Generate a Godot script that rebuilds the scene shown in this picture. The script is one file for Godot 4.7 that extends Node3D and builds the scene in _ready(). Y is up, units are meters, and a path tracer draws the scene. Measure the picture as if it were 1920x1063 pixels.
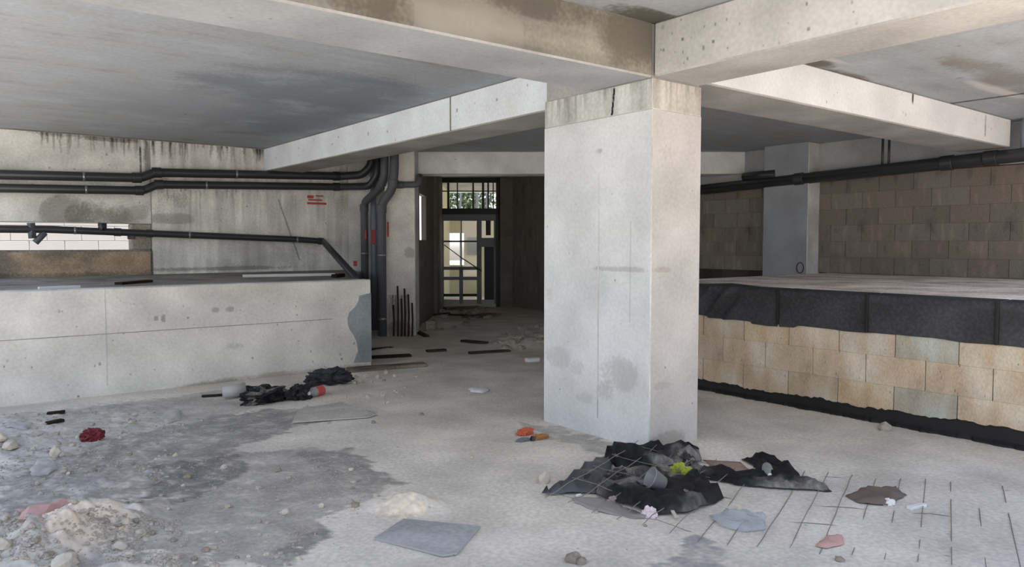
extends Node3D
# World axes follow the building: +X runs along the beams to the back right, -Z along the beams to the back left.
# V(u, h, v) = metres along +X, height, metres along -Z. The viewer stands at u = 0, v = 0.
const F := 1400.0
const EYE := 1.55
const YAW := 38.0
var PITCH := atan(74.5 / 1400.0)
var rng := RandomNumberGenerator.new()
var names := {}
var M := {}
var nz := FastNoiseLite.new()
var nf := FastNoiseLite.new()

# ---------------------------------------------------------------- places
func V(u: float, h: float, v: float) -> Vector3:
	return Vector3(u, h, -v)

func ray(px: float, py: float) -> Vector3:
	var cx := (px - 960.0) / F
	var cy := -(py - 531.5) / F
	var ry := cy * cos(PITCH) - sin(PITCH)
	var rz := cy * sin(PITCH) + cos(PITCH)
	return fr(cx, ry, rz)

func fr(x: float, h: float, depth: float) -> Vector3:        # square to the view: metres right, up, ahead
	var s := sin(deg_to_rad(YAW))
	var k := cos(deg_to_rad(YAW))
	return V(x * k + depth * s, h, -x * s + depth * k)

func fl(px: float, py: float, h: float = 0.0) -> Vector3:    # the point at height h seen at a pixel
	var d := ray(px, py)
	var t := (h - EYE) / d.y
	return Vector3(d.x * t, h, d.z * t)

func flr(px: float, py: float) -> Vector3:                   # the same on the uneven floor
	var p := fl(px, py)
	p.y = ground(p.x, -p.z)
	return p

func on_u(px: float, py: float, u: float) -> Vector3:
	var d := ray(px, py)
	var t := u / d.x
	return Vector3(u, EYE + d.y * t, d.z * t)

func on_v(px: float, py: float, v: float) -> Vector3:
	var d := ray(px, py)
	var t := v / -d.z
	return Vector3(d.x * t, EYE + d.y * t, -v)

# ---------------------------------------------------------------- objects
func numbered(called: String) -> String:
	var n: int = names.get(called, 0)
	names[called] = n + 1
	return called if n == 0 else "%s_%03d" % [called, n]

func tag(o: Node, label: String, category: String, group := "", kind := "") -> Node:
	o.set_meta("label", label)
	if category != "": o.set_meta("category", category)
	if group != "": o.set_meta("group", group)
	if kind != "": o.set_meta("kind", kind)
	return o

func root(called: String, at: Vector3, label: String, category: String, group := "", kind := "") -> Node3D:
	var o := Node3D.new()
	o.name = numbered(called)
	add_child(o)
	o.position = at
	tag(o, label, category, group, kind)
	return o

func put(called: String, mesh: Mesh, m: Material, parent: Node = null) -> MeshInstance3D:
	var o := MeshInstance3D.new()
	o.mesh = mesh
	if m: o.material_override = m
	if parent == null:
		o.name = numbered(called)
		add_child(o)
	else:
		o.name = called
		parent.add_child(o, true)
	return o

func begin(smooth := false) -> SurfaceTool:
	var st := SurfaceTool.new()
	st.begin(Mesh.PRIMITIVE_TRIANGLES)
	st.set_smooth_group(0 if smooth else -1)
	return st

func done(st: SurfaceTool) -> ArrayMesh:
	st.generate_normals()
	return st.commit()

# ---------------------------------------------------------------- shapes
func tri(st: SurfaceTool, a: Vector3, b: Vector3, c: Vector3, ua := Vector2.ZERO, ub := Vector2.ZERO, uc := Vector2.ZERO) -> void:
	st.set_uv(ua); st.add_vertex(a)
	st.set_uv(ub); st.add_vertex(b)
	st.set_uv(uc); st.add_vertex(c)

func face(st: SurfaceTool, p: Array, uv: Array, out: Vector3) -> void:   # a convex face turned to look along out
	var n: Vector3 = (p[1] - p[0]).cross(p[2] - p[0])
	var flip := n.dot(out) > 0.0                                          # clockwise faces the viewer
	for k in range(1, p.size() - 1):
		if flip: tri(st, p[0], p[k + 1], p[k], uv[0], uv[k + 1], uv[k])
		else: tri(st, p[0], p[k], p[k + 1], uv[0], uv[k], uv[k + 1])

# a box with chamfered edges; each side may have a material of its own, laid out 0..1, the rest is laid out in metres
func slab_mesh(lo: Vector3, hi: Vector3, ch: float, mats: Dictionary) -> ArrayMesh:
	var sts := {}
	var a := lo.min(hi)
	var b := lo.max(hi)
	var put_face := func(key, pts, out):
		var k: String = key if mats.has(key) else ""
		if not sts.has(k): sts[k] = begin()
		var uv := []
		for p in pts:
			var t := Vector2.ZERO
			var q: Vector3 = (p - a) / (b - a)
			if k != "":
				if key == "-x": t = Vector2(q.z, 1.0 - q.y)
				elif key == "+x": t = Vector2(1.0 - q.z, 1.0 - q.y)
				elif key == "+z": t = Vector2(q.x, 1.0 - q.y)
				elif key == "-z": t = Vector2(1.0 - q.x, 1.0 - q.y)
				else: t = Vector2(q.x, q.z)
			else:
				var w: Vector3 = p
				if abs(out.x) > 0.7: t = Vector2(w.z, -w.y)
				elif abs(out.y) > 0.7: t = Vector2(w.x, w.z)
				else: t = Vector2(w.x, -w.y)
			uv.append(t)
		face(sts[k], pts, uv, out)
	var e := Vector3(ch, ch, ch)
	var ax := [Vector3.RIGHT, Vector3.UP, Vector3.BACK]
	var at := func(s: Vector3, inset: Vector3) -> Vector3:
		return Vector3(b.x - inset.x if s.x > 0 else a.x + inset.x, b.y - inset.y if s.y > 0 else a.y + inset.y, b.z - inset.z if s.z > 0 else a.z + inset.z)
	for i in 3:
		for s in [-1.0, 1.0]:
			var j := (i + 1) % 3
			var l := (i + 2) % 3
			var ins := e
			ins[i] = 0.0
			var pts := []
			for c in [[-1, -1], [1, -1], [1, 1], [-1, 1]]:
				var sg := Vector3.ZERO
				sg[i] = s; sg[j] = c[0]; sg[l] = c[1]
				pts.append(at.call(sg, ins))
			put_face.call(("+" if s > 0 else "-") + ["x", "y", "z"][i], pts, ax[i] * s)
	if ch > 0.0:
		for i in 3:
			var j := (i + 1) % 3
			var l := (i + 2) % 3
			for sj in [-1.0, 1.0]:
				for sl in [-1.0, 1.0]:
					var pts := []
					for c in [[-1, 0], [1, 0], [1, 1], [-1, 1]]:
						var sg := Vector3.ZERO
						sg[i] = c[0]; sg[j] = sj; sg[l] = sl
						var ins := e
						ins[j if c[1] == 0 else l] = 0.0
						pts.append(at.call(sg, ins))
					put_face.call("", pts, (ax[j] * sj + ax[l] * sl).normalized())
		for sx in [-1.0, 1.0]:
			for sy in [-1.0, 1.0]:
				for sz in [-1.0, 1.0]:
					var sg := Vector3(sx, sy, sz)
					put_face.call("", [at.call(sg, Vector3(0, ch, ch)), at.call(sg, Vector3(ch, 0, ch)), at.call(sg, Vector3(ch, ch, 0))], sg.normalized())
	var mesh := ArrayMesh.new()
	for k in sts:
		sts[k].generate_normals()
		sts[k].generate_tangents()
		sts[k].commit(mesh)
		mesh.surface_set_material(mesh.get_surface_count() - 1, mats[k])
	return mesh

# lo and hi as (u, h, v)
func slab(called: String, lo: Vector3, hi: Vector3, mats: Dictionary, ch := 0.006, parent: Node = null) -> MeshInstance3D:
	var a := V(lo.x, lo.y, lo.z)
	var b := V(hi.x, hi.y, hi.z)
	var base := Vector3((a.x + b.x) / 2, min(a.y, b.y), (a.z + b.z) / 2)
	var o := put(called, slab_mesh(a - base, b - base, ch, mats), null, parent)
	o.position = base
	if parent and parent is Node3D: o.position = base - (parent as Node3D).position
	return o

# a box square to the view, given in metres right, up, ahead
func fslab(called: String, x0: float, x1: float, h0: float, h1: float, d0: float, d1: float, mats: Dictionary, ch := 0.006, parent: Node = null) -> MeshInstance3D:
	var o := put(called, slab_mesh(Vector3(-(x1 - x0) / 2, 0, -(d1 - d0) / 2), Vector3((x1 - x0) / 2, h1 - h0, (d1 - d0) / 2), ch, mats), null, parent)
	var at := fr((x0 + x1) / 2, h0, (d0 + d1) / 2)
	o.position = at if parent == null else at - (parent as Node3D).position
	o.rotation.y = deg_to_rad(-YAW)
	return o

func fpx(called: String, x0: float, y0: float, x1: float, y1: float, d: float, thick: float, m: Material, parent: Node = null, ch := 0.002) -> MeshInstance3D:
	var s := d / F
	return fslab(called, (x0 - 960) * s, (x1 - 960) * s, EYE - (y1 - 457) * s, EYE - (y0 - 457) * s, d, d + thick, {"": m}, ch, parent)

func tube(st: SurfaceTool, pts: Array, r: float, seg := 12, caps := true) -> void:
	var rings := []
	var up := Vector3.UP
	var t0: Vector3 = (pts[1] - pts[0]).normalized()
	if abs(t0.dot(up)) > 0.9: up = Vector3.RIGHT
	var side := t0.cross(up).normalized()
	for k in pts.size():
		var t: Vector3
		if k == 0: t = (pts[1] - pts[0]).normalized()
		elif k == pts.size() - 1: t = (pts[k] - pts[k - 1]).normalized()
		else: t = ((pts[k] - pts[k - 1]).normalized() + (pts[k + 1] - pts[k]).normalized()).normalized()
		side = (side - t * side.dot(t)).normalized()
		var b := t.cross(side)
		var ring := []
		for j in seg:
			var an := TAU * j / seg
			ring.append(pts[k] + (side * cos(an) + b * sin(an)) * r)
		rings.append(ring)
	for k in rings.size() - 1:
		for j in seg:
			var j2 := (j + 1) % seg
			face(st, [rings[k][j], rings[k][j2], rings[k + 1][j2], rings[k + 1][j]], [Vector2(0, 0), Vector2(0.1, 0), Vector2(0.1, 1), Vector2(0, 1)], rings[k][j] + rings[k][j2] - 2 * pts[k])
	if caps:
		var u0 := []
		for j in seg: u0.append(Vector2.ZERO)
		face(st, rings[0], u0, pts[0] - pts[1])
		face(st, rings[-1], u0, pts[-1] - pts[-2])

# round the corners of a path so that elbows sweep
func bend(pts: Array, r: float, n := 4) -> Array:
	var out := [pts[0]]
	for k in range(1, pts.size() - 1):
		var a: Vector3 = pts[k - 1]
		var p: Vector3 = pts[k]
		var b: Vector3 = pts[k + 1]
		var ra: float = min(r, a.distance_to(p) * 0.45)
		var rb: float = min(r, b.distance_to(p) * 0.45)
		var p0 := p + (a - p).normalized() * ra
		var p1 := p + (b - p).normalized() * rb
		for i in n + 1:
			var t := float(i) / n
			out.append(p0.lerp(p, t).lerp(p.lerp(p1, t), t))
	out.append(pts[-1])
	return out

func lathe(st: SurfaceTool, prof: Array, seg := 18) -> void:              # prof: (radius, height)
	for k in prof.size() - 1:
		for j in seg:
			var a0 := TAU * j / seg
			var a1 := TAU * (j + 1) / seg
			var p: Vector2 = prof[k]
			var q: Vector2 = prof[k + 1]
			var A := Vector3(cos(a0) * p.x, p.y, sin(a0) * p.x)
			var B := Vector3(cos(a1) * p.x, p.y, sin(a1) * p.x)
			var C := Vector3(cos(a1) * q.x, q.y, sin(a1) * q.x)
			var D := Vector3(cos(a0) * q.x, q.y, sin(a0) * q.x)
			var t := q - p
			var mid := Vector3(cos((a0 + a1) / 2), 0, sin((a0 + a1) / 2))
			var out := mid * t.y - Vector3.UP * t.x
			if p.x < 1e-5: face(st, [A, C, D], [Vector2.ZERO, Vector2.ZERO, Vector2.ZERO], out)
			elif q.x < 1e-5: face(st, [A, B, C], [Vector2.ZERO, Vector2.ZERO, Vector2.ZERO], out)
			else: face(st, [A, B, C, D], [Vector2(0, 0), Vector2(1, 0), Vector2(1, 1), Vector2(0, 1)], out)

func ico(sub: int) -> Array:                                              # unit sphere: [points, triangles]
	var t := (1.0 + sqrt(5.0)) / 2.0
	var p := []
	for q in [[-1, t, 0], [1, t, 0], [-1, -t, 0], [1, -t, 0], [0, -1, t], [0, 1, t], [0, -1, -t], [0, 1, -t], [t, 0, -1], [t, 0, 1], [-t, 0, -1], [-t, 0, 1]]:
		p.append(Vector3(q[0], q[1], q[2]).normalized())
	var f := [[0, 11, 5], [0, 5, 1], [0, 1, 7], [0, 7, 10], [0, 10, 11], [1, 5, 9], [5, 11, 4], [11, 10, 2], [10, 7, 6], [7, 1, 8], [3, 9, 4], [3, 4, 2], [3, 2, 6], [3, 6, 8], [3, 8, 9], [4, 9, 5], [2, 4, 11], [6, 2, 10], [8, 6, 7], [9, 8, 1]]
	for s in sub:
		var cache := {}
		var g := []
		var mid := func(a, b):
			var k := Vector2i(min(a, b), max(a, b))
			if not cache.has(k):
				cache[k] = p.size()
				p.append(((p[a] + p[b]) / 2).normalized())
			return cache[k]
		for q in f:
			var a = mid.call(q[0], q[1])
			var b = mid.call(q[1], q[2])
			var c = mid.call(q[2], q[0])
			g.append_array([[q[0], a, c], [q[1], b, a], [q[2], c, b], [a, b, c]])
		f = g
	return [p, f]

# a lump of about the given size standing on y = 0: a broken stone (facets) or a crumpled bag (folds)
func lump(seed_: int, size: Vector3, sub: int, rough: float, folds: float) -> ArrayMesh:
	var s := ico(sub)
	var n := FastNoiseLite.new()
	n.seed = seed_
	n.frequency = 0.9
	n.fractal_octaves = 2
	var fo := FastNoiseLite.new()
	fo.seed = seed_ + 7
	fo.frequency = 1.6
	fo.fractal_type = FastNoiseLite.FRACTAL_RIDGED
	fo.fractal_octaves = 3
	var q := []
	var low := 1e9
	for p in s[0]:
		var r: float = 1.0 + rough * n.get_noise_3dv(p * 1.3) + folds * (fo.get_noise_3dv(p) - 0.3)
		var w: Vector3 = p * r
		w.y = max(w.y, -0.55)
		w *= size * 0.5
		low = min(low, w.y)
		q.append(w)
	var st := begin()
	for t in s[1]:
		var a: Vector3 = q[t[0]]; var b: Vector3 = q[t[1]]; var c: Vector3 = q[t[2]]
		var dn := Vector3(0, low, 0)
		face(st, [a - dn, b - dn, c - dn], [Vector2(a.x, a.z) * 4, Vector2(b.x, b.z) * 4, Vector2(c.x, c.z) * 4], a + b + c)
	st.generate_normals()
	return st.commit()

# a sheet lying on the floor: outline in world (x, z), creased upwards; it has a thickness and its edge is closed
func sheet_mesh(outline: PackedVector2Array, at: Vector3, cell: float, rise: float, seed_: int, thick: float, flat := false, freq := 5.0) -> ArrayMesh:
	var r := RandomNumberGenerator.new()
	r.seed = seed_
	var n := FastNoiseLite.new()
	n.seed = seed_
	n.frequency = 1.0
	n.fractal_type = FastNoiseLite.FRACTAL_RIDGED
	n.fractal_octaves = 2
	var pts := PackedVector2Array()
	for k in outline.size():
		var a := outline[k]
		var b := outline[(k + 1) % outline.size()]
		var c: int = max(1, int(a.distance_to(b) / cell))
		for i in c:
			var q := a.lerp(b, float(i) / c)
			if i > 0: q += Vector2(r.randf_range(-0.25, 0.25), r.randf_range(-0.25, 0.25)) * cell * (0.0 if flat else 1.0)
			pts.append(q)
	var edge := pts.duplicate()
	var lo := pts[0]
	var hi := pts[0]
	for q in pts:
		lo = lo.min(q); hi = hi.max(q)
	var y := lo.y
	while y < hi.y:
		var x := lo.x
		while x < hi.x:
			var q := Vector2(x, y) + Vector2(r.randf_range(-0.3, 0.3), r.randf_range(-0.3, 0.3)) * cell
			if Geometry2D.is_point_in_polygon(q, edge):
				var near := 1e9
				for e in edge: near = min(near, q.distance_squared_to(e))
				if near > cell * cell * 0.3: pts.append(q)
			x += cell
		y += cell
	var tr := Geometry2D.triangulate_delaunay(pts)
	var top := []
	for k in pts.size():
		var q := pts[k]
		var h := 0.0
		if not flat:
			h = max(0.0, n.get_noise_2d(q.x * freq, q.y * freq) * 0.7 + 0.35) * rise
			if k < edge.size(): h *= 0.25
		top.append(Vector3(q.x, (0.0 if flat else ground(q.x, -q.y) - at.y) + h + thick, q.y) - Vector3(at.x, 0, at.z))
	var st := begin(not flat)
	for k in range(0, tr.size(), 3):
		var c := (pts[tr[k]] + pts[tr[k + 1]] + pts[tr[k + 2]]) / 3
		if not Geometry2D.is_point_in_polygon(c, edge): continue
		var p := [top[tr[k]], top[tr[k + 1]], top[tr[k + 2]]]
		var uv := [pts[tr[k]], pts[tr[k + 1]], pts[tr[k + 2]]]
		face(st, p, uv, Vector3.UP)
		var d := Vector3(0, thick, 0)
		face(st, [p[0] - d, p[1] - d, p[2] - d], uv, Vector3.DOWN)
	for k in edge.size():
		var a: Vector3 = top[k]
		var b: Vector3 = top[(k + 1) % edge.size()]
		var d := Vector3(0, thick, 0)
		var mid := (a + b) / 2
		var nrm := (b - a).cross(Vector3.UP)
		var test := Vector2(mid.x + at.x, mid.z + at.z) + Vector2(nrm.x, nrm.z).normalized() * 0.002
		if Geometry2D.is_point_in_polygon(test, edge): nrm = -nrm
		face(st, [a, b, b - d, a - d], [Vector2.ZERO, Vector2.ZERO, Vector2.ZERO, Vector2.ZERO], nrm)
	return done(st)

func outline_px(px: Array) -> PackedVector2Array:
	var o := PackedVector2Array()
	for p in px:
		var w := fl(p[0], p[1])
		o.append(Vector2(w.x, w.z))
	return o

func sheet(called: String, px: Array, cell: float, rise: float, seed_: int, m: Material, label: String, category: String, freq := 5.0, group := "") -> MeshInstance3D:
	var o := outline_px(px)
	var c := Vector2.ZERO
	for p in o: c += p / o.size()
	var at := Vector3(c.x, ground(c.x, -c.y), c.y)
	var n := put(called, sheet_mesh(o, at, cell, rise, seed_, 0.003, false, freq), m)
	n.position = at
	tag(n, label, category, group)
	return n

func lump_at(called: String, px: float, py: float, size: Vector3, seed_: int, m: Material, label: String, category: String, folds := 0.0, group := "", turn := 0.0) -> MeshInstance3D:
	var n := put(called, lump(seed_, size, 3 if folds > 0 else 1, 0.35, folds), m)
	n.position = flr(px, py) - Vector3(0, 0.004, 0)
	n.rotation.y = turn
	tag(n, label, category, group)
	return n

# ---------------------------------------------------------------- the floor's relief and colours
var mounds := []
var patches := []
func ground(u: float, v: float) -> float:
	var h := 0.004 * nz.get_noise_2d(u * 1.5, v * 1.5)
	for m in mounds:
		var d := Vector2(u - m[0], v - m[1]).rotated(m[5])
		d = Vector2(d.x / m[2], d.y / m[3])
		var q := d.length_squared()
		if q < 1.0:
			var w := (1.0 - q) * (1.0 - q)
			h += w * m[4] * (1.0 + 0.5 * nz.get_noise_2d(u * 9, v * 9)) + 0.10 * w * m[4] * nf.get_noise_2d(u * 30, v * 30)
	var left: float = clampf((1.6 - u + (v - 4.0) * 0.25) / 1.2, 0.0, 1.0) * clampf((8.45 - v) * 2.0, 0.0, 1.0)
	h += left * (0.018 * nz.get_noise_2d(u * 7, v * 7) + 0.010 * nf.get_noise_2d(u * 22, v * 22))
	return h

func ground_colour(u: float, v: float) -> Color:
	var c := Color(0.74, 0.685, 0.61)
	var a := nz.get_noise_2d(u * 2.2 + 40, v * 2.2)
	var b := nf.get_noise_2d(u * 24, v * 24)
	c = c * (1.0 + 0.20 * a + 0.06 * b)
	var wu := u + 0.14 * nz.get_noise_2d(u * 5 + 9, v * 5) + 0.05 * nf.get_noise_2d(u * 14, v * 14 + 5)
	var wv := v + 0.14 * nz.get_noise_2d(u * 5, v * 5 + 77) + 0.05 * nf.get_noise_2d(u * 14 + 31, v * 14)
	for p in patches:
		if wu < p[2].position.x or wv < p[2].position.y or wu > p[2].end.x or wv > p[2].end.y: continue
		if Geometry2D.is_point_in_polygon(Vector2(wu, wv), p[0]):
			var t: Color = p[1]
			var s: float = p[3] * clampf(0.85 + 0.6 * nz.get_noise_2d(u * 7 + 13, v * 7) + 0.7 * b, 0.05, 1.0)
			c = c.lerp(t * (1.0 + 0.15 * a + 0.35 * b), s)
	c.a = 1.0
	return c

func patch(px: Array, c: Color, s: float) -> void:
	var p := PackedVector2Array()
	for q in px:
		var w := fl(q[0], q[1])
		p.append(Vector2(w.x, -w.z))
	var r := Rect2(p[0], Vector2.ZERO)
	for q in p: r = r.expand(q)
	patches.append([p, c, r, s])

func floor_grid(u0: float, u1: float, v0: float, v1: float, cell: float, mesh: ArrayMesh) -> void:
	var nu := int(ceil((u1 - u0) / cell))
	var nv := int(ceil((v1 - v0) / cell))
	var pos := PackedVector3Array()
	var col := PackedColorArray()
	var uv := PackedVector2Array()
	var nor := PackedVector3Array()
	var idx := PackedInt32Array()
	pos.resize((nu + 1) * (nv + 1)); col.resize(pos.size()); uv.resize(pos.size()); nor.resize(pos.size())
	for j in nv + 1:
		for i in nu + 1:
			var u: float = lerp(u0, u1, float(i) / nu)
			var v: float = lerp(v0, v1, float(j) / nv)
			var k := j * (nu + 1) + i
			pos[k] = V(u, ground(u, v), v)
			col[k] = ground_colour(u, v)
			uv[k] = Vector2(u, v)
	for j in nv + 1:
		for i in nu + 1:
			var k := j * (nu + 1) + i
			var a := pos[k + (1 if i < nu else 0)] - pos[k - (1 if i > 0 else 0)]
			var b := pos[k + (nu + 1 if j < nv else 0)] - pos[k - (nu + 1 if j > 0 else 0)]
			nor[k] = a.cross(b).normalized()
	for j in nv:
		for i in nu:
			var k := j * (nu + 1) + i
			idx.append_array([k, k + nu + 1, k + 1, k + 1, k + nu + 1, k + nu + 2])
	var arr := []
	arr.resize(Mesh.ARRAY_MAX)
	arr[Mesh.ARRAY_VERTEX] = pos; arr[Mesh.ARRAY_NORMAL] = nor; arr[Mesh.ARRAY_COLOR] = col; arr[Mesh.ARRAY_TEX_UV] = uv; arr[Mesh.ARRAY_INDEX] = idx
	mesh.add_surface_from_arrays(Mesh.PRIMITIVE_TRIANGLES, arr)
	mesh.surface_set_material(mesh.get_surface_count() - 1, M.floor)

# ---------------------------------------------------------------- materials
func noise(seed_: int, freq: float, oct := 4, ridged := false) -> FastNoiseLite:
	var n := FastNoiseLite.new()
	n.seed = seed_
	n.frequency = freq
	n.fractal_octaves = oct
	if ridged: n.fractal_type = FastNoiseLite.FRACTAL_RIDGED
	return n

func bytes(im: Image) -> PackedByteArray:
	if im.get_format() != Image.FORMAT_L8: im.convert(Image.FORMAT_L8)
	return im.get_data()

# a weathered cast surface: mottling, grain, streaks down the face, blots, drips from the top edge, air holes, hairline joints
func cast_image(seed_: int, w: int, h: int, base: Color, o: Dictionary) -> Image:
	var tile: bool = o.get("tile", false)
	var scale: float = o.get("scale", 80.0)                                # pixels in a metre
	var r := RandomNumberGenerator.new()
	r.seed = seed_
	var n1 := noise(seed_, 1.3 / scale, 5)
	var n2 := noise(seed_ + 1, 26.0 / scale, 3)
	var n3 := noise(seed_ + 2, 5.0 / scale, 3)
	var a := bytes(n1.get_seamless_image(w, h) if tile else n1.get_image(w, h))
	var b := bytes(n2.get_seamless_image(w, h) if tile else n2.get_image(w, h))
	var si: Image
	if o.get("along", false):
		si = n3.get_image(max(2, w / 9), h)
	else:
		si = n3.get_image(w, max(2, h / 9))
	si.resize(w, h, Image.INTERPOLATE_CUBIC)
	var s := bytes(si)
	var ma: float = 0.6 * o.get("mottle", 0.25) / 127.5
	var ga: float = 0.5 * o.get("grain", 0.12) / 127.5
	var sa: float = o.get("streak", 0.0) / 127.5
	var second: Color = o.get("second", base)
	var cut: float = o.get("cut", 2.0)
	var sw: float = 0.4 if o.has("along") else 0.0
	var d := PackedByteArray()
	d.resize(w * h * 3)
	for i in w * h:
		var m := 1.0 + (a[i] - 127.5) * ma + (b[i] - 127.5) * ga + (s[i] - 127.5) * sa
		var t: float = clampf((a[i] * (1.0 - sw) + s[i] * sw) / 255.0 * 4.0 - cut * 4.0 + 0.5, 0.0, 1.0)
		d[i * 3] = clampi(int((base.r + (second.r - base.r) * t) * m * 255.0), 0, 255)
		d[i * 3 + 1] = clampi(int((base.g + (second.g - base.g) * t) * m * 255.0), 0, 255)
		d[i * 3 + 2] = clampi(int((base.b + (second.b - base.b) * t) * m * 255.0), 0, 255)
	for q in o.get("blots", []):                                           # centre and radii as shares of the face, colour, strength
		var x0 := int((q[0] - q[2]) * w); var x1 := int((q[0] + q[2]) * w)
		var y0 := int((q[1] - q[3]) * h); var y1 := int((q[1] + q[3]) * h)
		for y in range(max(0, y0), min(h, y1)):
			for x in range(max(0, x0), min(w, x1)):
				var i := y * w + x
				var e: float = pow((x - q[0] * w) / (q[2] * w), 2) + pow((y - q[1] * h) / (q[3] * h), 2)
				var t: float = clampf((1.15 - e - (a[i] / 255.0 - 0.5) * 1.6 - (b[i] / 255.0 - 0.5) * 0.7) * 1.1, 0.0, 1.0) * q[5] * 0.62
				if e > 1.0: t *= max(0.0, 1.0 - (e - 1.0) * 4.0)
				var c: Color = q[4]
				d[i * 3] = int(lerp(float(d[i * 3]), c.r * 255, t))
				d[i * 3 + 1] = int(lerp(float(d[i * 3 + 1]), c.g * 255, t))
				d[i * 3 + 2] = int(lerp(float(d[i * 3 + 2]), c.b * 255, t))
	for q in o.get("drips", []):                                           # from x0 to x1 (shares), top, longest (shares), how many, strength
		for k in q[4]:
			var x: float = lerp(q[0], q[1], r.randf()) * w
			var len := int(q[3] * h * r.randf_range(0.15, 1.0))
			var wd := r.randf_range(0.2, 0.9) * scale / 80.0
			var y_top := int(q[2] * h)
			var st: float = q[5] * r.randf_range(0.4, 1.0)
			for y in range(int(q[2] * h), min(h, int(q[2] * h) + len)):
				x += r.randf_range(-0.25, 0.25)
				var ebb := sqrt(1.0 - float(y - y_top) / (len + 1))
				for xx in range(max(0, int(x - wd)), min(w, int(x + wd) + 1)):
					var i := (y * w + xx) * 3
					var t: float = 1.0 - st * ebb * (0.6 + 0.4 * b[y * w + xx] / 255.0)
					for c in 3: d[i + c] = int(d[i + c] * t)
	for q in o.get("lines", []):                                           # x0 y0 x1 y1 as shares, half width in pixels, strength
		var n: int = int(max(abs(q[2] - q[0]) * w, abs(q[3] - q[1]) * h)) + 1
		for k in n:
			var x: float = lerp(q[0], q[2], float(k) / n) * w
			var y: float = lerp(q[1], q[3], float(k) / n) * h
			for yy in range(max(0, int(y - q[4])), min(h, int(y + q[4]) + 1)):
				for xx in range(max(0, int(x - q[4])), min(w, int(x + q[4]) + 1)):
					var i := (yy * w + xx) * 3
					var t: float = 1.0 - q[5] * clampf(b[yy * w + xx] / 128.0, 0.2, 1.0)
					for c in 3: d[i + c] = int(d[i + c] * t)
	for k in int(o.get("pits", 0) * 0.4):
		var x := r.randi_range(1, w - 3)
		var y := r.randi_range(1, h - 3)
		var t := r.randf_range(0.62, 0.92)
		var rad := 1 if r.randf() < 0.85 else 2
		for yy in range(y, min(h, y + rad + int(r.randf() * 1.6))):
			for xx in range(x, min(w, x + rad)):
				var i := (yy * w + xx) * 3
				for c in 3: d[i + c] = int(d[i + c] * t)
	return Image.create_from_data(w, h, false, Image.FORMAT_RGB8, d)

func cast(seed_: int, wm: float, hm: float, base: Color, o: Dictionary, rough := 0.9) -> StandardMaterial3D:
	var scale: float = o.get("scale", 80.0)
	var im := cast_image(seed_, int(wm * scale), int(hm * scale), base, o)
	im.generate_mipmaps()
	var m := StandardMaterial3D.new()
	m.albedo_texture = ImageTexture.create_from_image(im)
	m.roughness = rough
	m.metallic_specular = 0.3
	if o.get("tile", false):
		m.uv1_scale = Vector3(1.0 / wm, 1.0 / hm, 1)
	m.heightmap_enabled = true
	m.heightmap_texture = m.albedo_texture
	m.heightmap_scale = o.get("relief", 0.12)
	return m

func plain(c: Color, rough := 0.8, metal := 0.0) -> StandardMaterial3D:
	var m := StandardMaterial3D.new()
	m.albedo_color = c
	m.roughness = rough
	m.metallic = metal
	return m

func tinted(src: StandardMaterial3D, c: Color) -> StandardMaterial3D:
	var m: StandardMaterial3D = src.duplicate()
	m.albedo_color = c
	return m

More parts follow.
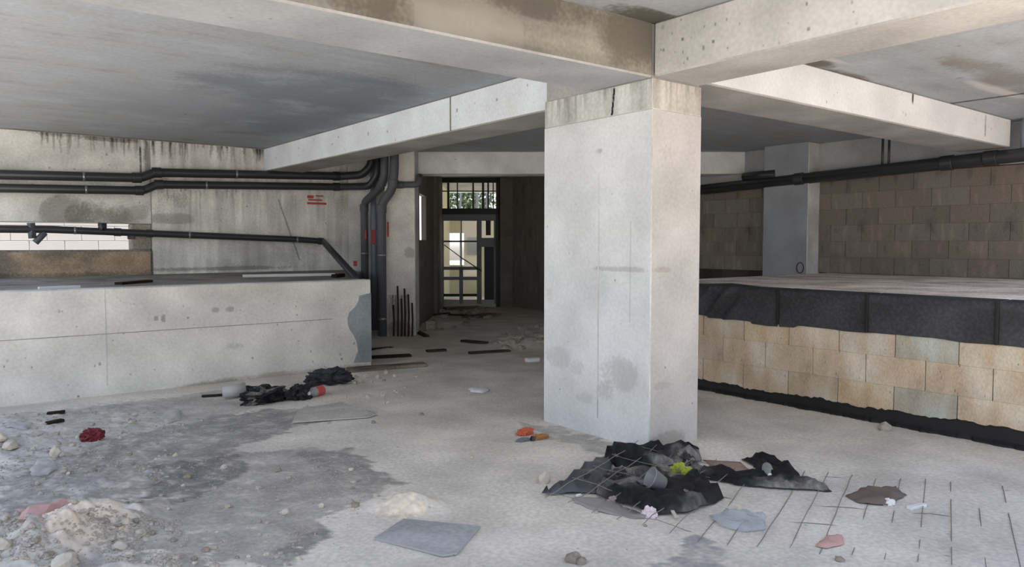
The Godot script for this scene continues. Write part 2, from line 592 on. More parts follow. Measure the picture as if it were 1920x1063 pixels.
func make_materials() -> void:
	M.conc = cast(11, 3.0, 3.0, Color(0.77, 0.77, 0.755), {"tile": true, "scale": 100.0, "mottle": 0.22, "grain": 0.14, "pits": 260})
	M.pale = cast(12, 3.0, 3.0, Color(0.88, 0.885, 0.885), {"tile": true, "scale": 100.0, "mottle": 0.14, "grain": 0.08, "pits": 160})
	M.dim = cast(13, 3.0, 3.0, Color(0.56, 0.54, 0.52), {"tile": true, "scale": 100.0, "mottle": 0.25, "grain": 0.16, "pits": 200})
	M.soffit = cast(14, 3.0, 3.0, Color(0.68, 0.675, 0.67), {"tile": true, "scale": 100.0, "mottle": 0.16, "grain": 0.12, "pits": 120})
	M.earth = cast(16, 2.0, 2.0, Color(0.86, 0.82, 0.79), {"tile": true, "scale": 120.0, "mottle": 0.35, "grain": 0.35, "pits": 300, "relief": 0.8})
	M.dirt = cast(17, 2.0, 2.0, Color(0.55, 0.53, 0.51), {"tile": true, "scale": 120.0, "mottle": 0.35, "grain": 0.4, "relief": 0.8})
	M.outside = cast(18, 4.0, 4.0, Color(0.74, 0.735, 0.72), {"tile": true, "scale": 60.0, "mottle": 0.2, "grain": 0.2})
	var fl_ := cast_image(19, 512, 512, Color(0.93, 0.93, 0.93), {"tile": true, "scale": 256.0, "mottle": 0.08, "grain": 0.16, "pits": 300})
	fl_.generate_mipmaps()
	var m := StandardMaterial3D.new()
	m.vertex_color_use_as_albedo = true
	m.albedo_texture = ImageTexture.create_from_image(fl_)
	m.uv1_scale = Vector3(0.5, 0.5, 1)
	m.roughness = 0.95
	m.metallic_specular = 0.2
	m.heightmap_enabled = true
	m.heightmap_texture = m.albedo_texture
	m.heightmap_scale = 0.3
	M.floor = m
	M.pipe = plain(Color(0.20, 0.205, 0.215), 0.42)
	M.pipe_dusty = plain(Color(0.34, 0.35, 0.375), 0.6)
	M.pipe_pale = plain(Color(0.55, 0.57, 0.62), 0.5)
	M.clamp = plain(Color(0.62, 0.62, 0.62), 0.4, 0.8)
	M.black_plastic = cast(22, 0.7, 0.7, Color(0.135, 0.137, 0.142), {"tile": true, "scale": 200.0, "mottle": 0.3, "grain": 0.5, "second": Color(0.40, 0.39, 0.375), "cut": 0.60}, 0.55)
	M.black_cloth = plain(Color(0.13, 0.13, 0.135), 0.75)
	M.membrane = cast(21, 1.0, 0.5, Color(0.235, 0.24, 0.25), {"tile": true, "scale": 200.0, "mottle": 0.25, "grain": 0.35}, 0.7)
	M.bitumen = plain(Color(0.07, 0.07, 0.07), 0.7)
	M.blocks = []
	var sandy := cast(30, 2.0, 2.0, Color(0.80, 0.72, 0.62), {"tile": true, "scale": 140.0, "mottle": 0.26, "grain": 0.16, "second": Color(0.76, 0.72, 0.65), "cut": 0.5, "pits": 500, "relief": 0.15})
	sandy.heightmap_enabled = false
	sandy.uv1_triplanar = true
	sandy.uv1_world_triplanar = true
	for k in 5: M.blocks.append(tinted(sandy, [Color(1, 1, 1), Color(0.97, 0.98, 1.0), Color(1.0, 0.98, 0.94), Color(0.88, 0.94, 0.99), Color(0.95, 0.95, 0.95)][k]))
	M.brown = []
	var umber := cast(40, 3.0, 3.0, Color(0.56, 0.54, 0.51), {"tile": true, "scale": 100.0, "mottle": 0.45, "grain": 0.22, "second": Color(0.49, 0.465, 0.435), "cut": 0.5, "pits": 300, "relief": 0.2})
	umber.heightmap_enabled = false
	umber.uv1_triplanar = true
	umber.uv1_world_triplanar = true
	for k in 4: M.brown.append(tinted(umber, [Color(1, 1, 1), Color(0.93, 0.93, 0.92), Color(1.0, 0.98, 0.95), Color(0.97, 0.94, 0.93)][k]))
	M.mortar = cast(46, 1.0, 1.0, Color(0.30, 0.28, 0.255), {"tile": true, "scale": 128.0, "mottle": 0.3, "grain": 0.35})
	M.mortar_pale = cast(47, 1.0, 1.0, Color(0.58, 0.53, 0.47), {"tile": true, "scale": 128.0, "mottle": 0.3, "grain": 0.35})
	M.stone = cast(50, 0.5, 0.5, Color(0.71, 0.675, 0.63), {"tile": true, "scale": 256.0, "mottle": 0.3, "grain": 0.25})
	M.stone.heightmap_enabled = false
	M.stone.uv1_triplanar = true
	M.stone_pale = cast(52, 0.5, 0.5, Color(0.77, 0.735, 0.68), {"tile": true, "scale": 200.0, "mottle": 0.2, "grain": 0.2})
	M.stone_pale.heightmap_enabled = false
	M.stone_pale.uv1_triplanar = true
	M.stone_grey = tinted(M.stone, Color(0.86, 0.85, 0.83))
	M.wood = cast(51, 1.0, 0.3, Color(0.44, 0.40, 0.36), {"tile": true, "scale": 128.0, "mottle": 0.3, "grain": 0.2, "along": true, "streak": 0.4})
	M.wood_dark = tinted(M.wood, Color(0.42, 0.40, 0.39))
	M.wood_mid = tinted(M.wood, Color(0.62, 0.60, 0.58))
	M.white = plain(Color(0.86, 0.86, 0.86), 0.6)
	M.rust = plain(Color(0.25, 0.19, 0.16), 0.8, 0.3)
	M.wire = plain(Color(0.50, 0.48, 0.455), 0.8)
	M.red = plain(Color(0.40, 0.10, 0.13), 0.7)
	M.paint = plain(Color(0.74, 0.32, 0.30), 0.8)
	M.pink = plain(Color(0.74, 0.59, 0.565), 0.85)
	M.frame = plain(Color(0.52, 0.53, 0.55), 0.6)
	M.frame_black = plain(Color(0.06, 0.06, 0.065), 0.5)
	M.cream = plain(Color(0.78, 0.75, 0.62), 0.9)
	var g := plain(Color(0.85, 0.92, 0.92, 0.12), 0.05)
	g.transparency = BaseMaterial3D.TRANSPARENCY_ALPHA
	M.glass = g
	var b := plain(Color(0.76, 0.79, 0.82, 0.34), 0.45)
	b.transparency = BaseMaterial3D.TRANSPARENCY_ALPHA
	M.blue_film = b
	var w := plain(Color(0.84, 0.835, 0.82, 0.38), 0.45)
	w.transparency = BaseMaterial3D.TRANSPARENCY_ALPHA
	M.clear_film = w

func prism(poly: Array, h0: float, h1: float, at: Vector3) -> ArrayMesh:       # an upright prism over a plan outline of (u, v)
	var p2 := PackedVector2Array()
	for q in poly: p2.append(Vector2(q[0], q[1]))
	var t := Geometry2D.triangulate_polygon(p2)
	var st := begin()
	for k in range(0, t.size(), 3):
		var uv := [p2[t[k]], p2[t[k + 1]], p2[t[k + 2]]]
		var a := []
		var b := []
		for i in 3:
			a.append(V(uv[i].x, h1, uv[i].y) - at)
			b.append(V(uv[i].x, h0, uv[i].y) - at)
		face(st, a, uv, Vector3.UP)
		face(st, b, uv, Vector3.DOWN)
	var c := Vector2.ZERO
	for q in p2: c += q / p2.size()
	for k in p2.size():
		var q := p2[k]
		var r := p2[(k + 1) % p2.size()]
		var mid := (q + r) / 2
		var n := (r - q).orthogonal().normalized()
		if Geometry2D.is_point_in_polygon(mid + n * 0.003, p2): n = -n
		var l := q.distance_to(r)
		face(st, [V(q.x, h0, q.y) - at, V(r.x, h0, r.y) - at, V(r.x, h1, r.y) - at, V(q.x, h1, q.y) - at], [Vector2(0, h0), Vector2(l, h0), Vector2(l, h1), Vector2(0, h1)], V(n.x, 0, n.y))
	return done(st)

func wire_tube(pts: Array, r: float, seg := 12, smooth := true) -> ArrayMesh:
	var st := begin(smooth)
	tube(st, pts, r, seg)
	return done(st)

func shift(pts: Array, by: Vector3) -> Array:
	var o := []
	for p in pts: o.append(p - by)
	return o

# a drain pipe: swept body, push-fit sockets and wall clamps
func pipe(called: String, pts: Array, r: float, m: Material, sockets: Array, clamps: Array, label: String, group := "", elbow := 0.12, wall_dir := Vector3.ZERO) -> Node3D:
	var base: Vector3 = pts[0]
	var o := root(called, base, label, "pipe", group)
	var local := shift(pts, base)
	put("pipe_body", wire_tube(bend(local, elbow), r, 16), m, o)
	for s in sockets:                                                           # [segment, share along it]
		var a: Vector3 = local[s[0]]
		var b: Vector3 = local[s[0] + 1]
		var c := a.lerp(b, s[1])
		var d := (b - a).normalized()
		put("socket", wire_tube([c - d * r * 0.9, c - d * r * 0.75, c + d * r * 0.75, c + d * r * 0.9], r * 1.16, 16), m, o)
	for s in clamps:
		var a: Vector3 = local[s[0]]
		var b: Vector3 = local[s[0] + 1]
		var c := a.lerp(b, s[1])
		var d := (b - a).normalized()
		var k := put("clamp", wire_tube([c - d * 0.016, c + d * 0.016], r * 1.08, 16), M.clamp, o)
		if wall_dir != Vector3.ZERO:
			put("clamp_stud", wire_tube([c, c + wall_dir], 0.008, 6), M.clamp, k)
	return o

func camera_and_light() -> void:
	var cam := Camera3D.new()
	cam.name = "camera"
	add_child(cam)
	cam.position = Vector3(0, EYE, 0)
	cam.rotation = Vector3(-PITCH, deg_to_rad(-YAW), 0)
	cam.fov = rad_to_deg(2.0 * atan(531.5 / F))
	cam.near = 0.05
	cam.far = 400.0
	cam.current = true
	var sky := ProceduralSkyMaterial.new()
	sky.sky_top_color = Color(0.52, 0.63, 0.80)
	sky.sky_horizon_color = Color(0.97, 0.975, 0.98)
	sky.sky_curve = 0.4
	sky.ground_horizon_color = Color(0.70, 0.68, 0.64)
	sky.ground_bottom_color = Color(0.45, 0.43, 0.40)
	sky.sun_angle_max = 1.0
	var s := Sky.new()
	s.sky_material = sky
	var env := Environment.new()
	env.background_mode = Environment.BG_SKY
	env.sky = s
	env.background_energy_multiplier = 1.0
	env.tonemap_mode = Environment.TONE_MAPPER_LINEAR
	env.tonemap_exposure = 2.2
	env.sdfgi_enabled = true
	env.ssao_enabled = true
	env.ssil_enabled = true
	var we := WorldEnvironment.new()
	we.name = "environment"
	we.environment = env
	add_child(we)
	var sun := DirectionalLight3D.new()
	sun.name = "sun"
	sun.light_color = Color(1.0, 0.955, 0.89)
	sun.light_energy = 2.2
	sun.light_angular_distance = 0.6
	sun.shadow_enabled = true
	add_child(sun)
	var from := V(0.2, 1.5, -0.1)
	sun.look_at_from_position(from, Vector3.ZERO)

# ---------------------------------------------------------------- the building
func build_structure() -> void:
	# the floor
	mounds = []
	var md := func(px, py, ru, rv, h, turn):
		var w := fl(px, py)
		mounds.append([w.x, -w.z, ru, rv, h, turn])
	md.call(140, 1000, 0.62, 0.42, 0.13, -0.6)
	md.call(60, 1050, 0.40, 0.35, 0.06, 0.0)
	md.call(250, 1075, 0.40, 0.30, 0.05, 0.0)
	md.call(765, 948, 0.32, 0.20, 0.07, 0.8)
	md.call(20, 835, 0.55, 0.30, 0.06, 0.0)
	md.call(330, 880, 0.9, 0.35, 0.03, 0.2)
	md.call(560, 735, 0.9, 0.22, 0.05, 0.0)
	md.call(980, 645, 0.9, 0.7, 0.10, 0.3)
	md.call(820, 610, 0.6, 0.5, 0.08, 0.0)
	md.call(900, 585, 1.2, 0.5, 0.07, -0.6)
	md.call(735, 660, 0.6, 0.35, 0.06, 0.0)
	patch([[0, 900], [120, 850], [260, 812], [430, 775], [620, 758], [705, 775], [560, 800], [455, 835], [400, 870], [290, 905], [250, 935], [100, 945], [0, 978]], Color(0.275, 0.265, 0.25), 0.85)
	patch([[0, 780], [200, 760], [420, 730], [560, 745], [440, 775], [260, 812], [120, 850], [0, 900]], Color(0.40, 0.38, 0.35), 0.6)
	patch([[255, 905], [320, 872], [420, 850], [560, 842], [650, 842], [690, 872], [748, 902], [700, 935], [600, 975], [625, 1002], [565, 1042], [480, 1070], [350, 1005], [300, 940]], Color(0.335, 0.315, 0.29), 0.8)
	patch([[262, 905], [330, 872], [430, 856], [478, 872], [430, 905], [380, 925], [320, 948]], Color(0.185, 0.178, 0.168), 0.8)
	patch([[560, 850], [640, 842], [690, 872], [740, 903], [700, 918], [640, 890], [580, 868]], Color(0.24, 0.235, 0.225), 0.6)
	patch([[600, 975], [625, 1000], [565, 1045], [520, 1050], [560, 1000]], Color(0.22, 0.215, 0.205), 0.7)
	patch([[0, 985], [60, 1000], [130, 1045], [240, 1050], [320, 1080], [0, 1080]], Color(0.42, 0.40, 0.37), 0.7)
	patch([[240, 940], [300, 940], [350, 1005], [420, 1070], [300, 1075], [240, 1010]], Color(0.33, 0.31, 0.28), 0.8)
	patch([[30, 960], [120, 935], [215, 975], [235, 1015], [140, 1045], [40, 1030]], Color(0.82, 0.68, 0.55), 0.95)
	patch([[50, 955], [115, 940], [140, 965], [80, 985]], Color(0.74, 0.52, 0.48), 0.8)
	patch([[710, 950], [765, 918], [815, 950], [810, 972], [720, 978]], Color(0.84, 0.72, 0.57), 0.95)
	patch([[1240, 1075], [1270, 1030], [1310, 1012], [1340, 1030], [1330, 1075]], Color(0.28, 0.28, 0.29), 0.8)
	patch([[960, 790], [1020, 795], [1220, 850], [1180, 862], [1000, 815]], Color(0.34, 0.32, 0.29), 0.7)
	var floor_ := root("floor", V(3, 0, 4), "dusty grey concrete floor strewn with dirt and gravel", "floor", "", "structure")
	var fm := ArrayMesh.new()
	floor_grid(-1.4, 6.52, 0.4, 8.56, 0.023, fm)
	floor_grid(4.3, 12.6, 8.56, 17.5, 0.07, fm)
	floor_grid(-1.8, -1.4, -1.8, 8.56, 0.12, fm)
	floor_grid(-1.4, 6.52, -1.8, 0.4, 0.12, fm)
	floor_grid(6.52, 12.6, 5.8, 8.56, 0.12, fm)
	var fs := put("floor_surface", fm, null, floor_)
	fs.position = -floor_.position
	slab("floor_slab", Vector3(-1.8, -0.4, -1.8), Vector3(12.6, -0.03, 18.0), {"": M.dim}, 0.0, floor_)
	# the ground outside
	var og := slab("ground", Vector3(-45, -0.9, -45), Vector3(55, -0.06, 60), {"": M.outside}, 0.0)
	tag(og, "bare pale ground outside the building", "ground", "", "structure")
	# the slab overhead, with darker weathering towards the back left
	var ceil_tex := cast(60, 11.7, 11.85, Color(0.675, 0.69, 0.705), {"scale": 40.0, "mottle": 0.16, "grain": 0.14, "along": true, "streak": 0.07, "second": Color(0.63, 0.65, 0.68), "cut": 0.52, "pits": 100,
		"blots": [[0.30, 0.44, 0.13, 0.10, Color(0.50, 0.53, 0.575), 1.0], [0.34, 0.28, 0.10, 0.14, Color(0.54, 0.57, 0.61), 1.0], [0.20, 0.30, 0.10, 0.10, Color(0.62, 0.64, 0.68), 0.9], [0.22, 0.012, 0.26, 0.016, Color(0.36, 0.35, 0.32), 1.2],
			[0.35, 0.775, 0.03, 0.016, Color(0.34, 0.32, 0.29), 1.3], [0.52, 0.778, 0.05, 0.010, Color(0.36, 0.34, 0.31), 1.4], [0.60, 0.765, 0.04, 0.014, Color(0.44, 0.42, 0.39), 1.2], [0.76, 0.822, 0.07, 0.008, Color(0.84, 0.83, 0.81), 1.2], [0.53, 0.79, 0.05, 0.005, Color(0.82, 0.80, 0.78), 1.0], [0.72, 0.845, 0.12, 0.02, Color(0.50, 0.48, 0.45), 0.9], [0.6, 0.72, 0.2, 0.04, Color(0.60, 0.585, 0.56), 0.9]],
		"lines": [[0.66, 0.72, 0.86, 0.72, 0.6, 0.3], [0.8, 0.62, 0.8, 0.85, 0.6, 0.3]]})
	var ce := slab("ceiling", Vector3(-0.1, 3.15, 1.0), Vector3(11.6, 3.45, 12.85), {"": M.soffit, "-y": ceil_tex}, 0.0)
	tag(ce, "bare grey concrete ceiling slab with blotchy weathering", "ceiling", "", "structure")
	var cc := fslab("ceiling", -2.2, 3.0, 3.155, 3.45, 12.9, 18.7, {"": M.conc}, 0.0)
	tag(cc, "concrete ceiling over the corridor to the glazed door", "ceiling", "", "structure")
	var up := slab("added_shade_block", Vector3(-0.1, 3.46, 1.0), Vector3(11.6, 5.0, 12.85), {"": M.conc}, 0.0)  # unseen mass, added to shade the ground on the left
	tag(up, "added unseen concrete block above the slab, shading the ground outside", "building", "", "structure")
	# the big column; warm right and cool left light is put into its colours
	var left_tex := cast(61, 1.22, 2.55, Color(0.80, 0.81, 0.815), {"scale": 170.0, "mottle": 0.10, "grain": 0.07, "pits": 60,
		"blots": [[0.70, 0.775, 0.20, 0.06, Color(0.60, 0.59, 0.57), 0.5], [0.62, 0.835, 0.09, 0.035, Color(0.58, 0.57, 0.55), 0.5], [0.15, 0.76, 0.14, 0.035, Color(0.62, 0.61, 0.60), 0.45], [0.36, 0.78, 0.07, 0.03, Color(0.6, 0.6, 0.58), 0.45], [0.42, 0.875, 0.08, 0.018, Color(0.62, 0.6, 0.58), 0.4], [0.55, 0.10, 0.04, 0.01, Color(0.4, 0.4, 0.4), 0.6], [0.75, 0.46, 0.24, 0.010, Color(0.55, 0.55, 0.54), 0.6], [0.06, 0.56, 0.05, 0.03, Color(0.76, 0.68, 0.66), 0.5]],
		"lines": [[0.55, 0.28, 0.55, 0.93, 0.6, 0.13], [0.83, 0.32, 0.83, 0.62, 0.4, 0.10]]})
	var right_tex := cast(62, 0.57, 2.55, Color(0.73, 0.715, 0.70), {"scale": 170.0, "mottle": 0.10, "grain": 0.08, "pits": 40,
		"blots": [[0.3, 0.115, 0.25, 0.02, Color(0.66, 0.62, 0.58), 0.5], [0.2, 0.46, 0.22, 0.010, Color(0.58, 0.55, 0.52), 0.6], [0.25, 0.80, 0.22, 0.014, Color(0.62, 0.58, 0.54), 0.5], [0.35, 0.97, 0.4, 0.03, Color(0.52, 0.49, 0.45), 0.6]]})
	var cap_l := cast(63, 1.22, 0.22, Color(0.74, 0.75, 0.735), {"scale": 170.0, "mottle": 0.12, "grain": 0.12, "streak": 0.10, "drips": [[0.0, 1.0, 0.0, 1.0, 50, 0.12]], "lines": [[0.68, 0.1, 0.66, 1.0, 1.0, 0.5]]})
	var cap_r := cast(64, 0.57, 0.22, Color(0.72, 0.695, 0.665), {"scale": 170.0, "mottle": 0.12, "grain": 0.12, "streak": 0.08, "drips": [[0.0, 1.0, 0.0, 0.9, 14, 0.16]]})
	var col := root("column", V(4.485, 0, 4.32), "broad pale concrete column under the crossing beams", "column", "", "structure")
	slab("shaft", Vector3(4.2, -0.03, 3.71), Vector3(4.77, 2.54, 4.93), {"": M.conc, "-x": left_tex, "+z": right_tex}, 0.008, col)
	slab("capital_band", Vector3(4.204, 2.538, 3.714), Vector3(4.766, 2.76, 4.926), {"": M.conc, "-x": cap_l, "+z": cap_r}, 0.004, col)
	slab("column_head", Vector3(4.215, 2.755, 3.725), Vector3(4.755, 3.15, 4.915), {"": M.soffit}, 0.004, col)
	slab("form_seam", Vector3(4.197, 0.3, 4.255), Vector3(4.205, 2.1, 4.262), {"": M.conc}, 0.001, col)
	# beams
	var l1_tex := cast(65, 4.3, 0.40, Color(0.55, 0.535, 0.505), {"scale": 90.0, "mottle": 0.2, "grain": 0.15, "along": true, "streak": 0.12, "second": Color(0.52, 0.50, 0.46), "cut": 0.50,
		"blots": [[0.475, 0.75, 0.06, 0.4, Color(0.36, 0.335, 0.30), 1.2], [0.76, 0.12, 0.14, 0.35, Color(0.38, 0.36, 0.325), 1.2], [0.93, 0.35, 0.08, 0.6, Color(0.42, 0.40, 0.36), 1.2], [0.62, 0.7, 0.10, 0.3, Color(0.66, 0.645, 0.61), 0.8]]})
	var b1 := slab("ceiling_beam", Vector3(-0.1, 2.76, 3.71), Vector3(4.2, 3.15, 4.34), {"": M.soffit, "+z": l1_tex, "-y": M.under}, 0.012)
	tag(b1, "deep concrete ceiling beam with a brown stained side", "beam", "", "structure")
	var b2 := slab("ceiling_beam", Vector3(4.204, 2.765, 1.0), Vector3(4.73, 3.15, 3.705), {"": M.soffit, "-x": M.r1}, 0.012)
	tag(b2, "pale pitted concrete ceiling beam meeting the column's near edge", "beam", "", "structure")
	var b3 := slab("ceiling_beam", Vector3(4.52, 2.77, 4.93), Vector3(5.12, 3.15, 12.6), {"": M.soffit, "-x": M.l2}, 0.012)  # side face coloured bluish white for the sky light falling on it
	tag(b3, "concrete ceiling beam from the column to the pipe wall, side coloured white for sky light", "beam", "", "structure")
	slab("form_joint", Vector3(4.512, 2.775, 6.86), Vector3(4.525, 3.14, 6.875), {"": M.dim}, 0.001, b3).position = V(4.5185, 2.775, 6.8675) - b3.position
	var b4 := slab("ceiling_beam", Vector3(4.77, 2.79, 3.70), Vector3(11.05, 3.15, 4.33), {"": M.soffit, "+z": M.r2}, 0.012)  # side face whitened to hold the strong light from the right
	tag(b4, "concrete ceiling beam from the column to the block wall, side coloured white for the light", "beam", "", "structure")
	var b5 := fslab("ceiling_beam", -2.05, 4.42, 2.765, 3.15, 13.1, 13.55, {"": M.pale}, 0.01)
	tag(b5, "grey concrete beam spanning the mouth of the dark corridor", "beam", "", "structure")
	# the wall of pipes at the back left
	var wl := root("wall_left", V(1.6, 0, 12.72), "grey concrete back wall carrying drain pipes, with a long slot window", "wall", "", "structure")
	var wl_up := cast(66, 2.85, 1.30, Color(0.85, 0.85, 0.825), {"scale": 80.0, "mottle": 0.16, "grain": 0.14, "pits": 80,
		"blots": [[0.75, 0.90, 0.16, 0.16, Color(0.36, 0.35, 0.30), 0.75], [0.93, 0.86, 0.06, 0.10, Color(0.62, 0.60, 0.54), 0.7], [0.86, 0.98, 0.08, 0.06, Color(0.58, 0.56, 0.50), 0.6], [0.6, 0.88, 0.12, 0.2, Color(0.40, 0.39, 0.34), 0.6], [0.985, 0.2, 0.02, 0.3, Color(0.30, 0.30, 0.28), 0.7], [0.80, 0.0, 0.2, 0.06, Color(0.30, 0.29, 0.26), 0.8], [0.55, 0.0, 0.12, 0.05, Color(0.32, 0.31, 0.28), 0.7]],
		"drips": [[0.5, 1.0, 0.0, 0.25, 40, 0.35]], "lines": [[0.953, 0.1, 0.953, 0.42, 0.7, 0.3]]})
	slab("upper_panel", Vector3(-0.1, 1.855, 12.6), Vector3(2.75, 3.15, 12.85), {"": M.conc, "+z": wl_up}, 0.01, wl)
	var wl_r := cast(67, 3.6, 3.15, Color(0.88, 0.875, 0.85), {"scale": 80.0, "mottle": 0.14, "grain": 0.14, "streak": 0.10, "pits": 120,
		"blots": [[0.05, 0.22, 0.05, 0.10, Color(0.42, 0.41, 0.38), 0.6], [0.12, 0.28, 0.04, 0.05, Color(0.45, 0.44, 0.41), 0.55], [0.08, 0.38, 0.1, 0.03, Color(0.48, 0.47, 0.43), 0.6], [0.28, 0.635, 0.4, 0.012, Color(0.40, 0.385, 0.36), 0.7], [0.9, 0.3, 0.06, 0.08, Color(0.58, 0.56, 0.50), 0.5], [0.55, 0.55, 0.3, 0.10, Color(0.60, 0.59, 0.57), 0.4]],
		"drips": [[0.0, 0.52, 0.0, 0.10, 46, 0.4], [0.44, 0.53, 0.0, 0.09, 20, 0.4], [0.0, 0.5, 0.22, 0.10, 18, 0.28], [0.0, 0.9, 0.24, 0.25, 26, 0.12]], "lines": [[0.56, 0.27, 0.66, 0.60, 0.5, 0.18]]})
	slab("side_panel", Vector3(2.75, 0, 12.604), Vector3(6.35, 3.15, 12.85), {"": M.conc, "+z": wl_r}, 0.01, wl)
	var wl_in := cast(68, 2.85, 1.46, Color(0.56, 0.52, 0.46), {"scale": 80.0, "mottle": 0.3, "grain": 0.3, "second": Color(0.64, 0.57, 0.48), "cut": 0.52, "relief": 1.0,
		"blots": [[0.86, 0.12, 0.12, 0.07, Color(0.58, 0.50, 0.40), 0.6], [0.6, 0.16, 0.08, 0.05, Color(0.52, 0.47, 0.38), 0.6], [0.6, 0.25, 0.4, 0.04, Color(0.33, 0.32, 0.29), 0.7]]})
	slab("infill_panel", Vector3(-0.1, 0, 12.56), Vector3(2.74, 1.46, 12.85), {"": M.dirt, "+z": wl_in}, 0.03, wl)
	slab("corner_chip", Vector3(2.46, 1.45, 12.62), Vector3(2.75, 1.86, 12.85), {"": M.stone}, 0.02, wl)
	var mk := root("painted_mark", on_v(592, 376, 12.6), "three short lines of red painted marks on the grey wall", "paint mark")
	for q in [[576, 366, 588, 372], [592, 366, 606, 369], [578, 373, 604, 377], [576, 379, 612, 384]]:
		var p := on_v((q[0] + q[2]) / 2.0, (q[1] + q[3]) / 2.0, 12.6) - mk.position
		var a := on_v(q[0], q[1], 12.6)
		var b := on_v(q[2], q[3], 12.6)
		var x: float = abs(b.x - a.x) / 2
		var y: float = abs(b.y - a.y) / 2
		put("stroke", slab_mesh(p + Vector3(-x, -y, 0.003), p + Vector3(x, y, 0.008), 0.001, {"": M.paint}), null, mk)
	# white block wall outside the slot window
	var ow := root("garden_wall", V(-0.5, -0.45, 14.6), "white painted block wall outside the slot window", "wall", "", "structure")
	slab("wall_core", Vector3(-8, -0.45, 14.52), Vector3(3.6, 3.4, 14.7), {"": M.white}, 0.0, ow)
	var bm := slab_mesh(Vector3(-0.247, 0, -0.05), Vector3(0.247, 0.245, 0.05), 0.004, {"": M.white})
	for r in 10:
		for c in 14:
			var o := put("block", bm, null, ow)
			o.position = V(-3.2 + c * 0.5 + (0.25 if r % 2 else 0.0), 0.6 + r * 0.25, 14.48) - ow.position
	# low wall on the left with the earth fill behind it
	var lw_tex := cast(69, 4.5, 1.13, Color(0.82, 0.81, 0.785), {"scale": 100.0, "mottle": 0.13, "grain": 0.10, "pits": 160,
		"blots": [[0.44, 0.30, 0.006, 0.03, Color(0.40, 0.40, 0.38), 0.7], [0.455, 0.30, 0.005, 0.04, Color(0.40, 0.40, 0.38), 0.7], [0.61, 0.25, 0.012, 0.03, Color(0.42, 0.42, 0.40), 0.6], [0.575, 0.25, 0.01, 0.03, Color(0.44, 0.44, 0.42), 0.6], [0.75, 0.97, 0.26, 0.05, Color(0.50, 0.46, 0.41), 0.6], [0.55, 0.98, 0.1, 0.04, Color(0.50, 0.47, 0.42), 0.6], [0.62, 0.62, 0.03, 0.05, Color(0.56, 0.56, 0.54), 0.5]]})
	var lw := root("wall_low_left", V(0.7, 0, 8.65), "low pale concrete wall holding back the earth fill", "wall", "", "structure")
	slab("wall_body", Vector3(-0.1, -0.03, 8.53), Vector3(4.40, 1.10, 8.74), {"": M.conc, "+z": lw_tex}, 0.012, lw)
	slab("form_seam", Vector3(-0.1, 0.628, 8.526), Vector3(3.88, 0.634, 8.535), {"": M.dim}, 0.001, lw)
	slab("form_seam", Vector3(1.398, 0.10, 8.526), Vector3(1.404, 1.09, 8.535), {"": M.conc}, 0.001, lw)
	slab("form_seam", Vector3(3.874, 0.25, 8.526), Vector3(3.880, 0.634, 8.535), {"": M.conc}, 0.001, lw)
	var rp := []
	var rn := RandomNumberGenerator.new()
	rn.seed = 4
	for k in 13: rp.append([4.14 + 0.07 * sin(k * 0.6) + rn.randf_range(-0.012, 0.012) + (0.05 if k > 9 else 0.0), 0.06 + k * 0.07])
	rp.append([4.397, 0.93]); rp.append([4.397, 0.05])
	var pm := prism(rp, -0.005, 0.006, Vector3.ZERO)
	var pt := put("render_patch", pm, cast(70, 1.0, 1.0, Color(0.54, 0.565, 0.575), {"tile": true, "scale": 160.0, "mottle": 0.2, "grain": 0.15}), lw)
	pt.rotation.x = PI / 2
	pt.position = V(0, 0, 8.53) - lw.position
	var fpoly := [[-0.1, 8.74], [4.39, 8.74], [5.0, 10.2], [5.6, 11.3], [6.15, 12.60], [-0.1, 12.60]]
	var fill := put("earth_fill", prism(fpoly, 0.0, 1.075, V(1.5, 0, 10.6)), M.dirt)
	fill.position = V(1.5, 0, 10.6)
	tag(fill, "dark grey earth fill between the low wall and the pipe wall", "earth", "", "structure")
	# the wall behind the risers, the stub column and the corridor
	var wb := fslab("wall_back", -2.95, -1.78, 0.0, 3.15, 13.5, 13.7, {"": M.conc}, 0.004)
	tag(wb, "narrow concrete wall behind the upright drain pipes", "wall", "", "structure")
	var stub := cast(71, 0.5, 3.15, Color(0.86, 0.845, 0.81), {"scale": 100.0, "mottle": 0.16, "grain": 0.12, "pits": 20, "drips": [[0.0, 1.0, 0.78, 0.2, 14, 0.3]], "blots": [[0.8, 0.55, 0.18, 0.03, Color(0.45, 0.44, 0.42), 0.5], [0.5, 0.97, 0.5, 0.06, Color(0.36, 0.34, 0.31), 0.7]]})
	var sc := fslab("stub_column", -2.14, -1.63, -0.02, 3.15, 12.6, 13.08, {"": M.conc, "+z": stub}, 0.01)
	tag(sc, "narrow concrete column beside the upright drain pipes", "column", "", "structure")
	var wc := root("wall_corridor", fr(-1.85, 0, 16), "brown side wall of the corridor with a narrow light slit", "wall", "", "structure")  # coloured brown, darker than the plain concrete
	fslab("near_pier", -1.80, -1.70, 0.0, 3.15, 13.7, 13.78, {"": M.brown[1]}, 0.004, wc)
	fslab("slit_sill", -1.80, -1.70, 0.0, 1.62, 13.78, 14.85, {"": M.brown[1]}, 0.004, wc)
	fslab("slit_head", -1.80, -1.70, 2.48, 3.15, 13.78, 14.85, {"": M.brown[1]}, 0.004, wc)
	fslab("far_panel", -1.80, -1.70, 0.0, 3.15, 14.85, 18.3, {"": M.brown[1]}, 0.004, wc)
	fslab("pilaster", -1.74, -1.62, 0.0, 3.15, 16.2, 16.6, {"": M.brown[1]}, 0.004, wc)
	# end of the corridor
	var we := root("wall_end", fr(-0.1, 0, 18.4), "brown end wall beside the glazed corridor door", "wall", "", "structure")  # same brown as the side of the corridor
